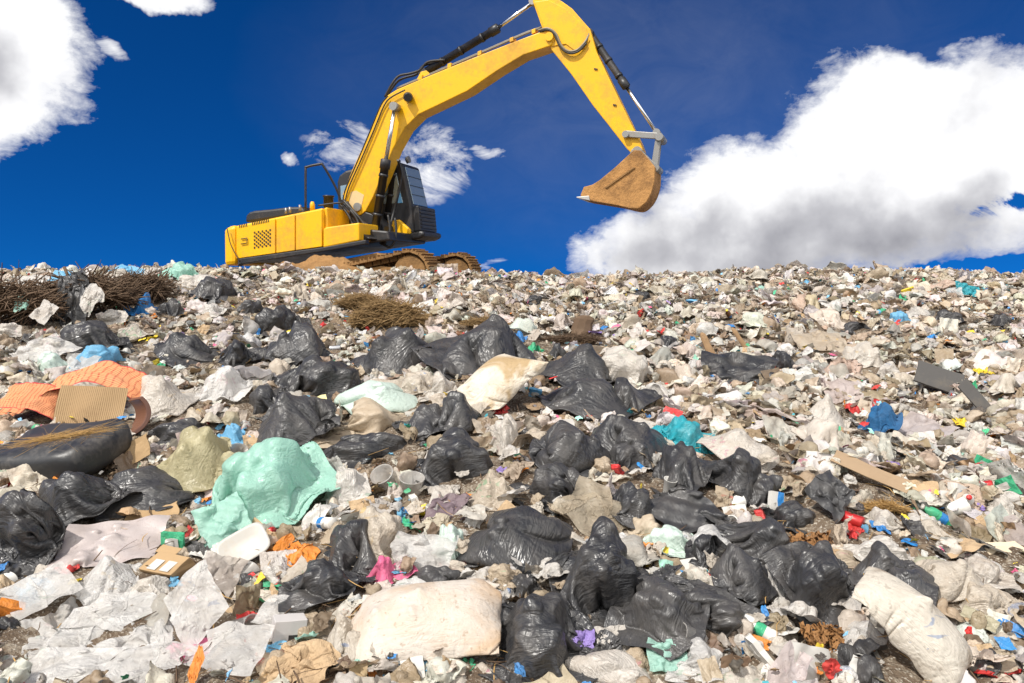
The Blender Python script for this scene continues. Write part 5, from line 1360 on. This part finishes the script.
# bottles, cans, cups and printed packs
def scatter_parts(name, parts, cat, group, what, L, px, py, g, lift=.3):
    p = hit(px, py); dep = proj(p)[2]
    if covered(px, py-L*F/dep*.15, dep): return False
    rot = eul(g.uniform(55, 105) if cat != 'pack' else g.uniform(0, 60), g.uniform(-25, 25), g.uniform(0, 360))
    root = None
    for nm, v, f, m in parts:
        o = link(nm if root else name, mesh_of(nm, (np.asarray(v)*L) @ rot.T, f, cat != 'pack'), m, root)
        if root is None: root = o
    root.location = (p[0], p[1], float(hill(p[0], p[1]))+lift*L*.4)
    root['category'] = cat; root['group'] = group; PENDING.append((root, what, px, py))
    return True
CANR = paint('printed_can', (.50, .03, .03), rough=.3, dirt=.3, metallic=.3); CANS = paint('silver_can', (.55, .55, .56), rough=.3, dirt=.35, metallic=.7)
TUBW = paint('white_tub', (.70, .68, .63), rough=.4, dirt=.35); I3 = np.eye(3)
BOTT = [('clear', CLR, BLUE), ('green', GRN, WH), ('white', TUBW, RED), ('blue', LBLUE, WH), ('brown', paint('brown_bottle', (.16, .07, .03), rough=.25, dirt=.3), YLW)]
PACKC = [('red', RED), ('blue', BLUE), ('yellow', YLW), ('green', GRN), ('orange', ORG), ('light blue', LBLUE)]
done = 0
while done < 90:
    py = 290+g.random()*385; px = g.uniform(0, 1024); r = g.random()
    if r < .36:
        c, m, cm = BOTT[g.integers(5)]; parts = bottle_parts(m, cm, I3)
        v, f = lathe_vf([(.153, -.18), (.154, .02)], 18); parts.append(('label', v, f, PACKC[g.integers(6)][1]))
        ok = scatter_parts('plastic_bottle', parts, 'bottle', 'bottles in the rubbish', c+' bottle with a coloured label', .24, px, py, g)
    elif r < .50:
        c, m = (('red', CANR), ('silver', CANS))[g.integers(2)]
        v, f = lathe_vf([(0, -.5), (.24, -.5), (.27, -.44), (.26, .0), (.27, .42), (.23, .5), (0, .48)], 16); v = v+np.stack([.05*vnoise(v[:, 2]*4, v[:, 0]*5, done), 0*v[:, 0], 0*v[:, 0]], 1)
        ok = scatter_parts('drinks_can', [('can', v, f, m)], 'can', 'drink cans in the rubbish', 'dented '+c+' drinks can', .13, px, py, g)
    elif r < .66:
        v, f = cup_vf(I3); ok = scatter_parts('plastic_cup', [('cup', v, f, TUBW if g.random() < .6 else CLR)], 'cup', 'cups in the rubbish', 'discarded plastic cup', .13, px, py, g)
    else:
        c, m = PACKC[g.integers(6)]; sx, sy, sz = g.uniform(.5, 1), g.uniform(.12, .4), g.uniform(.6, 1)
        b = box_vf(sx, sy, sz, n=4, jit=.06, seed=done); lab = box_vf(sx*.6, .012, sz*.35, (0, -sy/2-.004, sz*.12), n=4, jit=.0)
        lab = (lab[0]+np.stack([vnoise(lab[0][:, 0]*4+lab[0][:, 2]*3, lab[0][:, 1]*4+lab[0][:, 2]*5, done+i) for i in range(3)], 1)*.06-np.array([0, .01, 0]), lab[1])
        ok = scatter_parts('printed_pack', [('pack', *b, PAPER if g.random() < .5 else m), ('print_panel', *lab, m if g.random() < .5 else PAPER)], 'pack', 'printed packs in the rubbish', 'crushed pack printed white and '+c, g.uniform(.10, .2), px, py, g)
    done += bool(ok)
# pale scraps lying among the black bags of the middle
k_ = 0
while k_ < 46:
    px = g.uniform(430, 850); py = g.uniform(400, 640); size = g.uniform(.10, .22)
    p = hit(px, py); pr = lower((SHEET, BALL, BAG_FLAT)[g.integers(3)][g.integers(6)], 2)
    v = orient(pr[0]*size*[1, .9, .9] @ rotm('Z', g.uniform(0, 6.28)).T, p[0], p[1], .4, g)
    c_ = ['cream', 'white', 'beige', 'white'][g.integers(4)]
    # rests on whatever black bag is in front of it there
    hid = [q for q in LAND if ((px-q[0])/(q[2]*.5))**2+((py-q[1])/(q[3]*.5))**2 < 1.15]
    inner = [q for q in LAND if ((px-q[0])/(q[2]*.42))**2+((py-q[1])/(q[3]*.42))**2 < 1]
    if inner or not hid: continue
    o = link('plastic_scrap', mesh_of('plastic_scrap', v, grid_faces(pr[1], pr[2], pr[3])), SOLID[c_]); uv_grid(o, pr[1], pr[2])
    o.location = (p[0], p[1], float(hill(p[0], p[1]))+.06); k_ += 1
    o['category'] = 'plastic scrap'; o['group'] = 'pale scraps between the black bags'; PENDING.append((o, 'crumpled '+c_+' scrap between bags', px, py))
finish_labels()

# ---- loose litter nobody could count: one mesh per sort, colour per piece
def litter(name, label, n, fams, cols, probs, smin, smax, seed, mat, y0=2.4, y1=16.6, flat=(.4, 1.0), tilt=.5, rise=.05, bias=1.0, k_near=4, k_far=8, split=7.5, jitc=.12, margin=.95):
    g = np.random.default_rng(seed)
    yy = y0+(y1-y0)*g.random(n)**bias
    hw = yy*.66+2.6
    xx = g.uniform(-1, 1, n)*hw
    zz = hill(xx, yy)
    size = (smin+(smax-smin)*g.random(n)**1.8)
    P = np.stack([xx, yy, zz], 1); sx_, sy_, dp = proj(P)
    nx = -(hill(xx+.1, yy)-hill(xx-.1, yy))/.2; ny = -(hill(xx, yy+.1)-hill(xx, yy-.1))/.2
    N = np.stack([nx, ny, np.ones(n)], 1)+g.normal(0, tilt, (n, 3)); N /= np.linalg.norm(N, axis=1, keepdims=True)
    th = g.random(n)*6.283
    ref = np.stack([np.cos(th), np.sin(th), 0*th], 1)
    A = np.cross(ref, N); A /= np.linalg.norm(A, axis=1, keepdims=True); Bv = np.cross(N, A)
    ci = g.choice(len(cols), n, p=np.array(probs)/sum(probs))
    C = np.array(cols)[ci]*(1+g.normal(0, jitc, (n, 1))); C = np.clip(C*(1+g.normal(0, .03, (n, 3))), 0.005, .9)
    ok = np.array([not covered(sx_[i], sy_[i]-size[i]*.2*F/dp[i], dp[i], margin) for i in range(n)])
    pick = g.integers(0, 10**6, n)
    fl = [f for fam in fams for f in fam]
    V, Fc, K, off = [], [], [], 0
    for far in (False, True):
        ps = [lower(p, (k_far if far else k_near)*(1 if p[1] > 60 else 1)//(1 if p[1] > 60 else 2) or 1) for p in fl]
        for j, p in enumerate(ps):
            idx = np.nonzero(ok & ((yy > split) == far) & (pick % len(ps) == j))[0]
            if not len(idx): continue
            sc = np.stack([size[idx], size[idx]*g.uniform(.5, 1, len(idx)), size[idx]*g.uniform(*flat, len(idx))], 1)
            q = p[0][None]*sc[:, None]
            w = q[..., 0:1]*A[idx][:, None]+q[..., 1:2]*Bv[idx][:, None]+q[..., 2:3]*N[idx][:, None]
            lift = g.uniform(-.3, 1, len(idx))*rise
            w = w+(P[idx]+np.stack([0*lift, 0*lift, lift], 1))[:, None]
            m = p[0].shape[0]
            f = grid_faces(p[1], p[2], p[3])
            Fc.append((f[None]+(off+np.arange(len(idx))*m)[:, None, None]).reshape(-1, 4)); V.append(w.reshape(-1, 3)); K.append(np.repeat(C[idx], m, 0)); off += len(idx)*m
    V = np.concatenate(V); Fc = np.concatenate(Fc); K = np.concatenate(K)
    me = mesh_of(name, V, Fc)
    at = me.color_attributes.new('col', 'FLOAT_COLOR', 'POINT')
    at.data.foreach_set('color', np.concatenate([K, np.ones((len(K), 1))], 1).astype(np.float32).ravel())
    o = link(name, me, mat); tag(o, label, name.replace('_', ' '), None, 'stuff')
    return o
LIT = film('litter_plastic', [(1, 1, 1)], rough=.4, dirt=.42, dirtcol=(.33, .22, .12), transl=.38, bump=.3, crease=14, attr=True)
LITP = film('litter_mixed', [(1, 1, 1)], rough=.6, dirt=.3, dirtcol=(.30, .22, .14), transl=.0, bump=0, attr=True)
PALE = [(.72, .65, .555), (.78, .75, .70), (.57, .47, .35), (.42, .33, .23), (.52, .49, .45), (.32, .24, .16)]
litter('plastic_litter', 'dense layer of pale crumpled plastic litter over the lower slope', 7600, [BAG_SLACK, BAG_FLAT, BAG_PUFF, SHEET, SHEET, BALL, SHEET_FLAT], PALE, [.30, .20, .20, .14, .09, .07], .06, .30, 1, LIT, y1=8.2, flat=(.5, 1.2), tilt=.6)
litter('plastic_litter', 'dense layer of pale crumpled plastic litter over the upper slope and crest', 17500, [BAG_SLACK, BAG_FLAT, SHEET, BALL, BALL, SHEET_LONG], PALE, [.32, .25, .19, .11, .08, .05], .05, .24, 7, LIT, y0=7.4, flat=(.5, 1.3), tilt=.6, rise=.08)
litter('film_litter', 'larger crumpled pale films lying among the litter', 3400, [SHEET, BAG_FLAT, BALL, SHEET_LONG, SHEET_LONG, BAG_SLACK], PALE, [.38, .36, .12, .05, .09, 0], .22, .50, 17, LIT, y0=4, flat=(.5, 1.1), tilt=.45, rise=.05, k_near=4, k_far=4, margin=1.25)
litter('mixed_litter', 'dark and brown bits of rubbish between the pale plastic', 8400, [SHEET, BALL, BAG_FLAT], [(.045, .043, .04), (.10, .065, .04), (.20, .13, .08), (.33, .22, .12), (.16, .16, .16), (.07, .06, .055)], [.22, .20, .22, .18, .12, .06], .03, .17, 2, LITP, tilt=.7, rise=.07)
litter('bright_litter', 'small bright flecks of coloured plastic over the slope', 3900, [SHEET, BALL], [(.02, .2, .5), (.2, .48, .7), (.55, .03, .03), (.75, .25, .03), (.8, .6, .04), (.05, .4, .2), (.66, .12, .25), (.03, .3, .36), (.34, .66, .53), (.3, .2, .5)], [.14, .14, .18, .1, .1, .1, .08, .07, .06, .04], .035, .11, 3, LITP, tilt=.6, rise=.09)
def sticks(name, label, n, seed, mat, L, th):
    g = np.random.default_rng(seed); y = 2.5+13.8*g.random(n); x = g.uniform(-1, 1, n)*(y*.66+.5); z = hill(x, y)+g.uniform(0, .07, n)
    v, f = fibres(n, np.array([0.001, .001, .001]), L, (0, 0, 0), 1.0, th, seed, droop=.25, segs=4)
    v = v.reshape(n, -1, 3); v[..., 2] = v[..., 2]*.35+v[..., 1]*.33
    v = v+np.stack([x, y, z], 1)[:, None]
    o = link(name, mesh_of(name, v.reshape(-1, 3), f), mat); tag(o, label, 'twigs', None, 'stuff')
sticks('loose_twigs', 'thin loose twigs and straws scattered through the rubbish', 1500, 5, TWIG, .22, .004)
sticks('loose_straw', 'pale loose straws scattered through the rubbish', 900, 6, PALM, .18, .003)
# rolls of earth and matted rubbish that break the crest line
print('built', round(time.time()-T0, 1))
